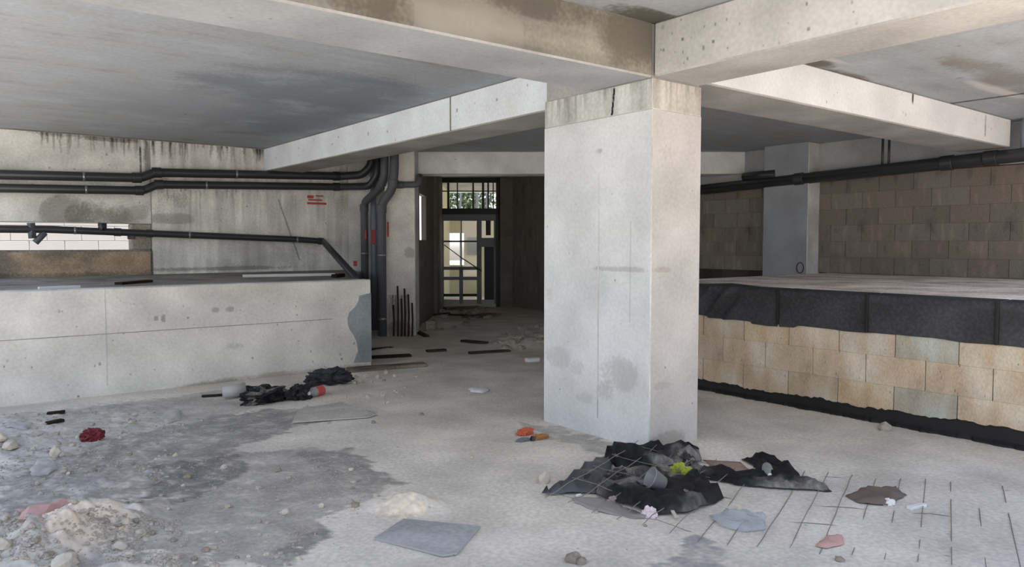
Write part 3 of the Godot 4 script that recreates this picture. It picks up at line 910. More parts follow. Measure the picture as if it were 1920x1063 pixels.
	fslab("jamb_panel", -0.34, 0.6, 0.0, 3.15, 18.3, 18.5, {"": M.brown[1]}, 0.004, we)
	fslab("jamb_panel", -2.05, -1.92, 0.0, 3.15, 18.3, 18.5, {"": M.brown[1]}, 0.004, we)

	# right wall of dark blocks with ring beam and pilaster
	var wr := root("wall_right", V(11.42, 0, 5), "dark brown block wall at the back right under a concrete ring beam", "wall", "", "structure")
	slab("wall_core", Vector3(11.33, 0, -1.2), Vector3(11.55, 2.62, 14.9), {"": M.mortar}, 0.0, wr)
	slab("ring_beam", Vector3(11.26, 2.60, -1.2), Vector3(11.55, 3.15, 9.3), {"": M.ring}, 0.008, wr)
	slab("far_panel", Vector3(11.28, 0, 9.3), Vector3(11.55, 3.15, 14.9), {"": M.brown[0]}, 0.004, wr)
	slab("pier", Vector3(11.10, 0, 9.9), Vector3(11.30, 3.15, 10.5), {"": M.brown[2]}, 0.004, wr)
	slab("pier", Vector3(11.12, 0, 12.0), Vector3(11.30, 3.15, 12.9), {"": M.brown[2]}, 0.004, wr)
	var brk := []
	for k in 4:
		var jx := 0.002 * k
		brk.append(slab_mesh(Vector3(-0.03 - jx, 0, -0.246), Vector3(0.06, 0.2488, 0.2488), 0.0012, {"": M.brown[k]}))
	var rb := RandomNumberGenerator.new()
	rb.seed = 9
	for r in 6:
		for c in 21:
			var v := -1.0 + c * 0.5 + (0.25 if r % 2 else 0.0)
			if v > 9.2: continue
			var o := put("block", brk[rb.randi() % 4], null, wr)
			o.position = V(11.335, 1.09 + r * 0.25, v) - wr.position
	var pil := slab("pilaster", Vector3(10.97, 0, 6.45), Vector3(11.34, 3.15, 7.25), {"": M.conc, "-x": M.blue_grey}, 0.008)  # left face coloured darker and bluer for the shade it lies in
	tag(pil, "grey concrete pilaster standing out of the brown block wall", "pilaster", "", "structure")
	var ring := root("painted_ring", on_u(1500, 502, 10.965), "small brownish red painted ring on the grey pilaster", "paint mark")
	var rp2 := []
	for k in 17: rp2.append(Vector3(0, cos(TAU * k / 16.0) * 0.085, sin(TAU * k / 16.0) * 0.06))
	put("stroke", wire_tube(rp2, 0.007, 6), plain(Color(0.30, 0.15, 0.15), 0.8), ring)
	# low block wall on the right and its fill
	var lr := root("wall_low_right", V(6.6, 0, 2.5), "low wall of sandy beige blocks under a black waterproof sheet", "wall", "", "structure")
	slab("wall_core", Vector3(6.52, -0.03, -1.0), Vector3(6.70, 1.07, 6.25), {"": M.mortar}, 0.0, lr)
	var sand := []
	for k in 5: sand.append(slab_mesh(Vector3(-0.045, 0, -0.2465), Vector3(0.06, 0.2495, 0.2465), 0.0015, {"": M.blocks[k]}))
	for r in 4:
		for c in 15:
			var v := -1.02 + c * 0.5 + (0.25 if r % 2 == 0 else 0.0)
			if v > 6.0: continue
			var kind: int = [0, 2, 4, 1, 0][rb.randi() % 5]
			if r == 2 and abs(v - 2.73) < 0.1: kind = 3
			if r == 0 and abs(v - 2.73) < 0.1: kind = 3
			var o := put("block", sand[kind], null, lr)
			o.position = V(6.525 + rb.randf_range(-0.003, 0.003), 0.08 + r * 0.25, v) - lr.position
	slab("base_course", Vector3(6.49, -0.03, -1.0), Vector3(6.54, 0.08, 6.25), {"": M.bitumen}, 0.004, lr)
	var st := begin()
	var prev := []
	var rbt := RandomNumberGenerator.new()
	rbt.seed = 77
	for k in 230:
		var v := 6.2 - k * 0.03
		var t := 0.105 + 0.025 * nz.get_noise_2d(v * 4, 3.0) + rbt.randf_range(-0.008, 0.008) + clampf((4.2 - v) * 0.02, 0.0, 0.04)
		var w := 0.055 + 0.03 * nz.get_noise_2d(v * 6, 9.0) + rbt.randf_range(-0.012, 0.012)
		var row := [V(6.485, t, v), V(6.462, t - 0.015, v), V(6.455, 0.035, v), V(6.48 - w, 0.012, v), V(6.48 - w - 0.012, -0.01, v)]
		if k > 0:
			for i in 4: face(st, [prev[i], prev[i + 1], row[i + 1], row[i]], [Vector2.ZERO, Vector2.ZERO, Vector2.ZERO, Vector2.ZERO], Vector3(-1, 0.6, 0))
		prev = row
	put("bitumen_skirt", done(st), M.bitumen, lr).position = -lr.position
	var fr_ := put("earth_fill", prism([[6.69, -1.0], [11.33, -1.0], [11.33, 6.28], [6.69, 6.28]], 0.0, 1.085, V(9, 0, 3)), M.earth)
	fr_.position = V(9, 0, 3)
	tag(fr_, "level pale earth fill behind the low block wall", "earth", "", "structure")
	# black sheets hung over the low wall
	var cuts := [6.22, 4.085, 3.215, 2.205, 1.2, 0.2]
	for k in 5:
		var a: float = cuts[k] - 0.009
		var b: float = cuts[k + 1] + 0.009
		var base := V(6.47, 0.78, (a + b) / 2)
		var ms := begin(true)
		var cols := int((a - b) / (0.018 if k == 0 else 0.05))
		var grid := []
		for i in cols + 1:
			var v: float = lerp(a, b, float(i) / cols)
			var line := []
			var low := 0.775 + 0.012 * nz.get_noise_2d(v * 3, 1.0) + (0.02 if v > 4.9 else 0.0) - (0.02 if v < 4.4 and v > 3.9 else 0.0)
			var wr_: float = clampf(1.0 - abs(v - 4.80) / 0.36, 0.0, 1.0) if k == 0 else 0.0
			for j in 9:
				var t := float(j) / 8.0
				var h: float = lerp(1.105, low, t)
				var bulge := 0.006 * nz.get_noise_2d(v * 5, h * 7) + 0.008 * (1 - t)
				if wr_ > 0: bulge += wr_ * 0.055 * sin((v * 1.0 + h * 0.9) * 26.0)
				line.append(V(6.468 - max(0.0, bulge + 0.004), h, v))
			line.push_front(V(6.72, 1.112 + wr_ * 0.02, v))
			grid.append(line)
		for i in cols:
			for j in 9:
				var q := [grid[i][j] - base, grid[i][j + 1] - base, grid[i + 1][j + 1] - base, grid[i + 1][j] - base]
				var uv := []
				for p in q: uv.append(Vector2(p.z, p.y - p.x))
				face(ms, q, uv, Vector3(-1, 0.8, 0))
				var d := Vector3(0.006, -0.004, 0)
				face(ms, [q[0] + d, q[1] + d, q[2] + d, q[3] + d], uv, Vector3(1, -0.8, 0))
		var o := put("waterproof_sheet", done(ms), M.membrane)
		o.position = base
		put("lap_strip", slab_mesh(V(6.437, 0.772, b + 0.004) - base, V(6.47, 1.108, b - 0.020) - base, 0.003, {"": M.bitumen}), null, o)
		if k == 0: tag(o, "creased black waterproof sheet at the column end of the low block wall", "sheet", "black sheets over the low wall")
		else: tag(o, ["", "flat black waterproof sheet next to the creased one on the low wall", "second flat black waterproof sheet from the creased one", "third and longest flat black waterproof sheet from the creased one", "fourth flat black waterproof sheet, farthest from the creased one"][k], "sheet", "black sheets over the low wall")

func build_door() -> void:
	var d := 18.3
	var o := root("door_1", fr(-1.1, 0, d), "glazed metal door with transom at the dark corridor's end", "door", "", "structure")
	fpx("header", 812, 330, 937, 343, d, 0.15, M.frame_black, o)
	fpx("transom_rail", 812, 391, 937, 402, d, 0.15, M.frame_black, o)
	fpx("jamb", 812, 330, 822, 578, d, 0.15, M.frame_black, o)
	fpx("jamb", 930, 330, 938, 578, d, 0.15, M.frame_black, o)
	for q in [[827, 830], [839, 843], [857, 859], [886, 889], [904, 908], [914, 917], [924, 926]]:
		fpx("mullion", q[0], 343, q[1], 391, d + 0.04, 0.06, M.frame_black, o)
	fpx("glazing_bar", 822, 358, 930, 360, d + 0.05, 0.03, M.frame_black, o)
	fpx("transom_pane", 822, 343, 930, 391, d + 0.08, 0.012, M.glass, o)
	fpx("top_rail", 822, 402, 930, 414, d + 0.02, 0.08, M.frame, o)
	fpx("stile", 822, 414, 832, 570, d + 0.02, 0.08, M.frame, o)
	fpx("stile", 894, 414, 903, 570, d + 0.02, 0.08, M.frame, o)
	fpx("side_rail", 903, 446, 930, 463, d + 0.02, 0.08, M.frame, o)
	fpx("side_stile", 926, 414, 930, 570, d + 0.02, 0.08, M.frame, o)
	fpx("side_panel", 908, 463, 926, 566, d + 0.03, 0.05, M.frame_black, o)  # black panel put in for the opening that looks dark here
	fpx("letter_box", 911, 414, 920, 441, d - 0.04, 0.1, M.frame_black, o)
	fpx("centre_stile", 861, 500, 868, 570, d + 0.02, 0.08, M.frame, o)
	fpx("glazing_bar", 864, 414, 866, 500, d + 0.05, 0.03, M.frame, o)
	fpx("glazing_bar", 832, 451, 894, 454, d + 0.04, 0.03, M.frame_black, o)
	fpx("glazing_bar", 832, 500, 894, 506, d + 0.02, 0.08, M.frame, o)
	fpx("glazing_bar", 832, 519, 894, 525, d + 0.04, 0.05, M.frame, o)
	fpx("kick_rail", 832, 551, 894, 556, d + 0.02, 0.08, M.frame_black, o)
	fpx("sill", 822, 562, 930, 577, d + 0.02, 0.1, M.conc, o)
	fpx("pane", 832, 414, 894, 551, d + 0.1, 0.012, M.glass, o)
	fpx("pane", 903, 414, 926, 446, d + 0.1, 0.012, M.glass, o)
	var s := d / F
	var a := fr((833 - 960) * s, EYE - (459 - 457) * s, d - 0.03)
	var b := fr((903 - 960) * s, EYE - (508 - 457) * s, d - 0.03)
	var c := put("cable", wire_tube([a, a.lerp(b, 0.5) - Vector3(0, 0.02, 0), b], 0.012, 6), M.frame_black)
	tag(c, "dark cable slung across the glazed corridor door", "cable")
	# what shows through the glass: a cream courtyard wall with an opening, a row of posts, a tree
	var w := root("courtyard_wall", fr(-1.2, -0.45, 24), "cream courtyard wall with a bright opening behind the glazed door", "wall", "", "structure")
	var ds := 24.0
	fpx("wall_panel", 838 - 24, 398, 838, 600, ds, 0.2, M.cream, w)
	fpx("wall_panel", 870, 398, 1060, 600, ds, 0.2, M.cream, w)
	fpx("wall_panel", 838, 398, 870, 437, ds, 0.2, M.cream, w)
	fpx("wall_panel", 838, 497, 870, 600, ds, 0.2, M.cream, w)
	fpx("dark_window", 876, 445, 900, 478, ds - 0.03, 0.06, M.frame, w)
	var pr := fslab("added_shade_roof", -2.12, 3.2, 3.22, 3.4, 18.7, 24.6, {"": M.conc}, 0.0)  # added so that less light reaches the space behind the glass
	tag(pr, "added concrete roof dimming the space beyond the glazed door", "roof", "", "structure")
	var pw := fslab("added_shade_wall", -2.12, -2.0, -0.1, 3.22, 18.7, 24.0, {"": M.cream}, 0.0)  # added with the roof to cut the light from this side
	tag(pw, "added cream side wall dimming the space beyond the glazed door", "wall", "", "structure")
	for q in [[823, 3], [834, 3], [862, 3], [892, 5], [911, 3]]:
		var p := fpx("courtyard_post", q[0], 330, q[0] + q[1], 548, 25.0, 0.12, M.cream if q[0] < 840 else M.pipe_pale)
		tag(p, "pale upright post in the courtyard beyond the transom", "post", "courtyard posts")
	var t := root("tree", fr(-1.6, -0.45, 27), "small dark green tree seen through the transom", "tree")
	put("trunk", wire_tube([Vector3.ZERO, Vector3(0.1, 1.5, 0), Vector3(0, 3.4, 0.1)], 0.09, 8), M.wood_dark, t)
	var r := RandomNumberGenerator.new()
	r.seed = 12
	var st := begin()
	for k in 900:
		var q := Vector3(r.randfn(), r.randfn() * 0.6, r.randfn()) * 0.55 + Vector3(0, 3.6, 0)
		var x := Vector3(r.randfn(), r.randfn(), r.randfn()).normalized() * 0.1
		var y := x.cross(Vector3(r.randfn(), r.randfn(), r.randfn())).normalized() * 0.05
		tri(st, q - x, q + y, q + x)
		tri(st, q - x, q + x, q - y)
	var leaf := plain(Color(0.24, 0.33, 0.18), 0.7)
	leaf.cull_mode = BaseMaterial3D.CULL_DISABLED
	put("foliage", done(st), leaf, t).set_meta("kind", "stuff")

func build_pipes() -> void:
	var wv := 12.42
	var P := func(px, py): return on_v(px, py, wv)
	var wd := V(0, 0, 0.18)
	var R := func(px, py, dd): return fr((px - 960) * dd / F, EYE - (py - 457) * dd / F, dd)
	var q0: Vector3 = P.call(0, 327)
	var dirp: Vector3 = (P.call(265, 333) - q0).normalized()
	pipe("drain_pipe", [q0 - dirp * 2.5, P.call(265, 333.5), P.call(289, 323.5), P.call(640, 330.5), R.call(680, 329, 13.2), R.call(697, 312, 13.2), R.call(701, 287, 13.2)], 0.068, M.pipe, [[0, 0.985], [2, 0.012], [2, 0.97]], [[0, 0.82], [2, 0.40]], "upper black drain pipe running along the back left wall", "wall drain pipes", 0.09, wd)
	q0 = P.call(0, 351)
	pipe("drain_pipe", [q0 - dirp * 2.5, P.call(270, 357.5), P.call(293, 346), P.call(640, 350.5), R.call(694, 350, 13.05), R.call(708, 330, 13.0), R.call(711, 286, 13.0)], 0.062, M.pipe, [[0, 0.985], [2, 0.012], [2, 0.97]], [[0, 0.82], [2, 0.24]], "lower black drain pipe of the pair along the back left wall", "wall drain pipes", 0.09, wd)
	q0 = P.call(0, 429.5)
	dirp = (P.call(250, 432) - q0).normalized()
	var endp := fl(670, 524, 1.06)
	var third := pipe("drain_pipe", [q0 - dirp * 2.0, P.call(45, 430), P.call(90, 430), P.call(560, 449), P.call(606, 452.5), endp], 0.052, M.pipe, [[2, 0.24], [2, 0.36], [3, 0.9]], [[2, 0.09], [2, 0.515], [2, 0.99]], "thin black drain pipe crossing the slot window and dropping to the fill", "wall drain pipes", 0.07, wd)
	var yb := third.position
	var y0: Vector3 = P.call(58, 418) - yb
	var y1: Vector3 = P.call(61, 447) - yb
	var y2: Vector3 = P.call(84, 436) - yb
	var y3: Vector3 = P.call(66, 455) - yb
	put("branch_fitting", wire_tube([y0, y1], 0.05, 14), M.pipe_dusty, third)
	put("branch_fitting", wire_tube([y2, y3], 0.045, 14), M.pipe_dusty, third)
	put("pipe_cap", wire_tube([P.call(192, 418) - yb, P.call(192, 432) - yb], 0.058, 14), M.pipe, third)
	var bl := put("bracket", slab_mesh(Vector3(-0.05, -0.06, -0.03), Vector3(0.05, 0.06, 0.03), 0.004, {"": M.black_plastic}), null, third)
	bl.position = P.call(246, 441) - yb
	# risers in front of the narrow wall
	var D := 13.25
	pipe("riser_pipe", [R.call(684, 630, D), R.call(684, 380, D), R.call(715, 352, 12.7), R.call(722, 335, 12.5), R.call(723, 281, 12.45)], 0.066, M.pipe_dusty, [[0, 0.96], [2, 0.3]], [[0, 0.30], [0, 0.62]], "dark upright drain pipe next to the low wall's end", "upright drain pipes", 0.13)
	pipe("riser_pipe", [R.call(701, 630, D + 0.12), R.call(701, 289, D + 0.12)], 0.052, M.pipe_pale, [[0, 0.6]], [[0, 0.5]], "pale grey upright drain pipe between two dark ones", "upright drain pipes", 0.1)
	pipe("riser_pipe", [R.call(716, 636, 12.5), R.call(716, 382, 12.5), R.call(737, 356, 12.4), R.call(741, 320, 12.4), R.call(741, 280, 12.4)], 0.074, M.pipe_dusty, [[0, 0.96], [2, 0.3]], [[0, 0.15], [0, 0.62]], "thick dark upright drain pipe beside the narrow column", "upright drain pipes", 0.13)
	var d2 := 12.5
	pipe("elbow_pipe", [R.call(748, 347.5, d2), R.call(786, 347, d2), R.call(788, 330, d2 + 0.1)], 0.052, M.pipe_dusty, [[0, 0.1]], [], "short level pipe with an elbow across the narrow column's top", "", 0.08)
	for q in [[686, 440, 3, 16], [701, 444, 7, 26], [728, 430, 3, 28], [666, 494, 7, 10]]:
		var dd: float = {686: 13.178, 701: 13.312, 728: 12.594, 666: 13.494}[int(q[0])]
		var c := fpx("painted_mark", q[0] - q[2] / 2.0, q[1] - q[3] / 2.0, q[0] + q[2] / 2.0, q[1] + q[3] / 2.0, dd, 0.008, M.paint)
		tag(c, "smudge of red paint around the upright drain pipes", "paint mark", "red paint smudges")
	# starter bars in front of the narrow column
	for q in [[737, 572], [745, 536], [752, 560], [758, 541], [765, 552], [772, 568]]:
		var a: Vector3 = fr((q[0] - 960) * 12.45 / F, 0.0, 12.45)
		var h: float = EYE - (q[1] - 457) * 12.45 / F
		var o := put("starter_bar", wire_tube([Vector3(0, -0.02, 0), Vector3(0.01, h * 0.5, 0), Vector3(0, h, 0)], 0.016, 7), M.rust)
		o.position = a
		tag(o, "rusty steel starter bar standing before the narrow column", "rebar", "starter bars")
	# the long pipe at the back right
	var U := 11.0
	var A := on_u(1290, 358.5, U)
	var B := on_u(1920, 290, U)
	var E := B + (B - A).normalized() * 2.0
	var big := pipe("ceiling_pipe", [A, B, E], 0.088, M.pipe, [[0, 0.42], [0, 0.83], [0, 0.93]], [[0, 0.925]], "long black pipe hung below the ring beam on the right", "", 0.02)
	var st := begin()
	for q in [1475, 1490, 1654, 1666]:
		var p := on_u(q, 320, U)
		var t: float = (p.z - A.z) / (B.z - A.z)
		var at := A.lerp(B, t)
		put("hanger_rod", wire_tube([at - big.position, Vector3(at.x, 3.15, at.z) - big.position], 0.018, 8), M.pipe, big)
	put("branch_fitting", wire_tube([on_u(1395, 332, U) - big.position, on_u(1455, 326, U) - big.position], 0.075, 14), M.pipe, big)
	var vp := pipe("riser_pipe", [V(11.1, 2.7, 3.55), V(11.1, 3.15, 3.55)], 0.05, M.pipe_pale, [], [], "short pale upright pipe at the white beam's end", "", 0.02)
	vp.set_meta("category", "pipe")

func stick(called: String, a: Vector3, b: Vector3, w: float, h: float, m: Material, label: String, category: String, group := "") -> MeshInstance3D:
	var l := a.distance_to(b)
	var o := put(called, slab_mesh(Vector3(-l / 2, 0, -w / 2), Vector3(l / 2, h, w / 2), min(w, h) * 0.12, {"": m}), null)
	var d := (b - a).normalized()
	var side := Vector3.UP.cross(d).normalized() * -1.0
	o.transform = Transform3D(Basis(d, side.cross(d) * -1.0 if side.cross(d).y < 0 else side.cross(d), Vector3.ZERO).orthonormalized() if false else Basis(d, d.cross(Vector3.UP).normalized().cross(d), d.cross(Vector3.UP).normalized()), (a + b) / 2)
	tag(o, label, category, group)
	return o

func bottle(px: float, py: float, turn: float, r: float, l: float, m: Material, label: String, band: Material = null) -> void:
	var o := root("plastic_bottle", flr(px, py) + Vector3(0, r, 0), label, "bottle")
	o.rotation = Vector3(0, turn, PI / 2)
	var st := begin(true)
	lathe(st, [Vector2(0, -l / 2), Vector2(r * 0.9, -l / 2), Vector2(r, -l * 0.42), Vector2(r, -l * 0.1), Vector2(r * 0.93, 0), Vector2(r, l * 0.1), Vector2(r, l * 0.2), Vector2(r * 0.35, l * 0.42), Vector2(r * 0.35, l / 2), Vector2(0, l / 2)], 16)
	put("bottle_body", done(st), m, o)
	if band:
		st = begin(true)
		lathe(st, [Vector2(r * 1.02, -l * 0.3), Vector2(r * 1.02, l * 0.1)], 16)
		put("bottle_label", done(st), band, o)
	st = begin(true)
	lathe(st, [Vector2(0, l * 0.43), Vector2(r * 0.42, l * 0.43), Vector2(r * 0.42, l * 0.52), Vector2(0, l * 0.52)], 12)
	put("bottle_cap", done(st), M.white, o)

func build_debris() -> void:
	# ---- heap in front of the big column
	sheet("plastic_sheet", [[1016, 931], [1058, 904], [1112, 872], [1135, 864], [1150, 880], [1138, 905], [1122, 928], [1085, 927]], 0.035, 0.09, 5, plain(Color(0.27, 0.275, 0.29), 0.5), "dark grey plastic sheet forming the pointed left end of the heap", "plastic sheet", 2.4)
	sheet("plastic_sheet", [[1132, 868], [1150, 855], [1212, 848], [1308, 843], [1316, 868], [1264, 874], [1212, 880], [1160, 884]], 0.035, 0.14, 6, M.black_plastic, "black plastic sheet bunched against the foot of the big column", "plastic sheet", 2.0)
	sheet("cloth_rag", [[1140, 882], [1180, 882], [1245, 878], [1300, 886], [1290, 902], [1230, 910], [1160, 908], [1135, 900]], 0.03, 0.05, 8, M.grey_cloth, "dusty dark grey cloth lying inside the black plastic heap", "cloth", 3.0)
	sheet("plastic_sheet", [[1122, 914], [1180, 908], [1240, 904], [1300, 900], [1330, 908], [1357, 938], [1292, 964], [1232, 968], [1165, 948], [1118, 930]], 0.035, 0.10, 7, M.black_plastic, "black plastic sheet in the lower half of the heap under the grey pot", "plastic sheet", 2.6)
	sheet("plastic_film", [[1072, 936], [1125, 934], [1180, 955], [1232, 972], [1190, 974], [1120, 960], [1078, 944]], 0.035, 0.025, 9, plain(Color(0.56, 0.54, 0.53), 0.6), "dusty grey plastic film spread along the heap's front edge", "plastic film", 3.0)
	for q in [[1105, 905, 0.12, 0.10], [1165, 898, 0.16, 0.10], [1200, 925, 0.12, 0.08], [1300, 938, 0.14, 0.09], [1285, 868, 0.16, 0.12], [1150, 872, 0.10, 0.10]]:
		lump_at("plastic_scrap", q[0], q[1], Vector3(q[2], q[3], q[2] * 0.7), int(q[0]), [M.black_plastic, M.grey_cloth, M.black_cloth][int(q[0]) % 3], "crumpled dark scrap tangled in the heap before the column", "plastic scrap", 0.4, "scraps in the heap", q[1])
	sheet("plastic_sheet", [[1290, 870], [1330, 878], [1420, 893], [1490, 900], [1552, 915], [1560, 923], [1470, 920], [1390, 913], [1325, 900]], 0.035, 0.06, 15, M.black_plastic, "long narrow strip of black plastic trailing from the heap", "plastic sheet", 3.0)
	sheet("plastic_sheet", [[1390, 863], [1420, 857], [1470, 870], [1500, 893], [1475, 898], [1420, 888], [1412, 875]], 0.03, 0.07, 16, M.black_plastic, "small black plastic scrap beside the clear bottle", "plastic sheet", 3.0)
	sheet("cardboard", [[1318, 862], [1388, 867], [1412, 887], [1345, 884]], 0.05, 0.015, 17, plain(Color(0.58, 0.49, 0.45), 0.9), "flattened pinkish brown cardboard behind the black strip", "cardboard")
	bottle(1440, 893, 0.7, 0.035, 0.20, M.clear_film, "clear plastic bottle lying on the black scrap")
	lump_at("glove", 1272, 888, Vector3(0.12, 0.10, 0.08), 21, plain(Color(0.62, 0.66, 0.18), 0.8), "yellow green crumpled work glove on the black heap", "glove", 0.25)
	lump_at("glove", 1290, 898, Vector3(0.08, 0.10, 0.08), 22, plain(Color(0.60, 0.64, 0.20), 0.8), "smaller yellow green work glove by the grey pot", "glove", 0.25)
	var st := begin(true)
	lathe(st, [Vector2(0.0, 0), Vector2(0.065, 0), Vector2(0.095, 0.13), Vector2(0.10, 0.13), Vector2(0.10, 0.138), Vector2(0.088, 0.138), Vector2(0.06, 0.01), Vector2(0, 0.01)], 20)
	var pot := put("plastic_pot", done(st), plain(Color(0.50, 0.50, 0.51), 0.5))
	pot.position = flr(1243, 926) + Vector3(0, 0.06, 0)
	pot.scale = Vector3.ONE * 0.72
	pot.rotation = Vector3(-1.0, 0.5, 0.5)
	tag(pot, "grey plastic pot lying tipped in the black heap", "pot")
	lump_at("paper_wad", 1218, 968, Vector3(0.09, 0.07, 0.08), 31, plain(Color(0.86, 0.80, 0.82), 0.8), "pinkish white crumpled paper at the heap's lower edge", "paper", 0.3)
	lump_at("paper_wad", 1086, 932, Vector3(0.04, 0.03, 0.04), 32, M.white, "tiny white paper wad on the heap's pointed corner", "paper", 0.3)
	lump_at("paper_wad", 1155, 940, Vector3(0.13, 0.05, 0.06), 33, plain(Color(0.66, 0.58, 0.58), 0.8), "pale crumpled wrapper along the heap's front", "wrapper", 0.3)
	stick("wood_strip", flr(1252, 955) + Vector3(0, 0.03, 0), flr(1268, 975) + Vector3(0, 0.01, 0), 0.02, 0.01, M.stone_pale, "short pale wood strip leaning at the heap's front", "wood strip")
	sheet("plastic_film", [[1330, 968], [1372, 958], [1438, 970], [1434, 996], [1398, 1000], [1350, 988]], 0.03, 0.045, 41, M.blue_film, "bluish translucent plastic film in front of the heap", "plastic film", 6.0)
	lump_at("stone", 1022, 905, Vector3(0.10, 0.10, 0.07), 43, M.stone_pale, "white pointed stone beside the black heap's left tip", "stone", 0.0, "", 0.4)
	# ---- steel mesh
	var a := fl(1120, 893)
	var b := fl(1935, 985)
	var c := (fl(1452, 1006) - fl(1500, 925)) * 0.95
	var mesh := root("steel_mesh", fl(1400, 930), "bent rusty steel reinforcing mesh lying over the plastic and floor", "steel mesh")
	var lift := func(p: Vector3, s: float) -> Vector3:
		var q := p
		q.y = ground(p.x, -p.z) - 0.001 + 0.03 * nz.get_noise_2d(p.x * 3.0, p.z * 3.0 + 3) + 0.10 * clampf(1.0 - s * 2.6, 0.0, 1.0)
		return q - mesh.position
	for k in 5:
		var t := -0.75 + k * 0.42
		var pts := []
		for i in 31:
			var s := i / 30.0
			pts.append(lift.call(a.lerp(b, s) + c * (t + 0.10 * sin(s * 5.0)), s) - Vector3(0, 0.008, 0))
		put("long_wire", wire_tube(pts, 0.0023, 5), M.wire, mesh)
	for k in 17:
		var s := (k + 0.3) / 17.0
		var pts := []
		for i in 11:
			var t := -0.85 + 1.95 * i / 10.0
			pts.append(lift.call(a.lerp(b, s) + c * (t + 0.10 * sin(s * 5.0)), s) + Vector3(0, 0.004, 0))
		put("cross_wire", wire_tube(pts, 0.0027, 5), M.wire, mesh)
	# ---- right foreground litter
	sheet("cloth_rag", [[1585, 930], [1625, 918], [1680, 915], [1700, 930], [1665, 950], [1612, 945]], 0.03, 0.045, 51, plain(Color(0.42, 0.37, 0.34), 0.9), "brown dusty rag under the steel mesh's far end", "cloth", 3.0)
	lump_at("paper_wad", 1666, 946, Vector3(0.08, 0.05, 0.06), 52, M.white, "white crumpled paper beside the brown rag", "paper", 0.3)
	lump_at("plastic_scrap", 1642, 922, Vector3(0.10, 0.05, 0.06), 53, M.pink, "pink plastic scrap on the brown rag", "plastic scrap", 0.3)
	stick("wood_strip", flr(1704, 955), flr(1733, 949), 0.035, 0.018, M.white, "short white batten to the right of the brown rag", "wood strip")
	sheet("plastic_scrap", [[1530, 1025], [1545, 1010], [1580, 1008], [1582, 1022], [1550, 1030]], 0.02, 0.03, 54, M.pink, "flat pink plastic scrap lying alone under the mesh wires", "plastic scrap")
	lump_at("stone", 1660, 806, Vector3(0.12, 0.09, 0.10), 55, M.stone, "grey stone at the foot of the low block wall", "stone")
	lump_at("stone", 1575, 1050, Vector3(0.0, 0.0, 0.0) + Vector3(0.05, 0.03, 0.05), 56, M.stone_grey, "small grey stone in front of the pink scrap", "stone")
	# ---- scrap beside the column's left foot
	lump_at("plastic_bag", 985, 814, Vector3(0.14, 0.07, 0.10), 61, plain(Color(0.74, 0.36, 0.24), 0.7), "orange crumpled plastic bag left of the column foot", "bag", 0.3)
	lump_at("plastic_bag", 1012, 822, Vector3(0.15, 0.05, 0.09), 62, plain(Color(0.62, 0.44, 0.24), 0.7), "ochre torn wrapper beside the orange bag", "wrapper", 0.3)
	lump_at("plastic_scrap", 981, 826, Vector3(0.14, 0.03, 0.08), 63, plain(Color(0.45, 0.46, 0.48), 0.6), "flat grey scrap in front of the orange bag", "plastic scrap", 0.2)
	lump_at("plastic_scrap", 999, 826, Vector3(0.04, 0.05, 0.04), 64, M.black_plastic, "small black scrap between orange and ochre wrappers", "plastic scrap", 0.2)
	# ---- boards on the floor
	var bo := outline_px([[702, 1012], [757, 976], [900, 990], [857, 1040], [830, 1044]])
	var bd := put("board", sheet_mesh(bo, Vector3(fl(800, 1008).x, 0, fl(800, 1008).z), 0.3, 0.0, 3, 0.012, true), cast(80, 1.0, 1.0, Color(0.62, 0.62, 0.62), {"tile": true, "scale": 200.0, "mottle": 0.2, "grain": 0.15}))
	bd.position = fl(800, 1008, 0.004)
	tag(bd, "grey sheet of board lying by the pale sand heap", "board")
	bo = outline_px([[548, 793], [560, 768], [640, 755], [705, 778], [690, 783]])
	bd = put("board", sheet_mesh(bo, Vector3(fl(630, 775).x, 0, fl(630, 775).z), 0.3, 0.0, 4, 0.008, true), cast(81, 1.0, 1.0, Color(0.72, 0.70, 0.67), {"tile": true, "scale": 200.0, "mottle": 0.2, "grain": 0.2}))
	bd.position = fl(630, 775, 0.006)
	tag(bd, "dust covered board in front of the black bags", "board")
	# ---- litter along the low wall
	lump_at("rubbish_bag", 497, 752, Vector3(0.46, 0.19, 0.30), 71, M.black_plastic, "torn black rubbish bag beside the white cup", "rubbish bag", 0.45, "", 0.3)
	lump_at("rubbish_bag", 562, 745, Vector3(0.36, 0.16, 0.24), 72, M.black_cloth, "black rubbish bag behind the red labelled bottle", "rubbish bag", 0.45, "", 0.9)
	lump_at("rubbish_bag", 613, 726, Vector3(0.48, 0.21, 0.26), 73, plain(Color(0.17, 0.175, 0.19), 0.6), "dark grey rubbish bag against the low wall", "rubbish bag", 0.45, "", 0.1)
	lump_at("rubbish_bag", 462, 738, Vector3(0.35, 0.10, 0.20), 74, M.black_cloth, "flat black bag between the low wall and white cup", "rubbish bag", 0.4, "", 0.2)
	st = begin(true)
	lathe(st, [Vector2(0, 0), Vector2(0.055, 0), Vector2(0.075, 0.22), Vector2(0.068, 0.22), Vector2(0.05, 0.01), Vector2(0, 0.01)], 18)
	var cup := put("plastic_tub", done(st), plain(Color(0.66, 0.66, 0.65), 0.5))
	cup.position = flr(417, 750) + Vector3(0, 0.075, 0)
	cup.rotation = Vector3(0.0, -0.25, -PI / 2 + 0.05)
	tag(cup, "pale grey plastic tub lying beside the torn black bag", "tub")
	bottle(594, 743, 0.45, 0.05, 0.26, M.clear_film, "clear plastic bottle with a red label by the black bags", M.paint)
	bottle(607, 700, 1.2, 0.04, 0.22, M.clear_film, "clear plastic bottle on the dark grey bag")
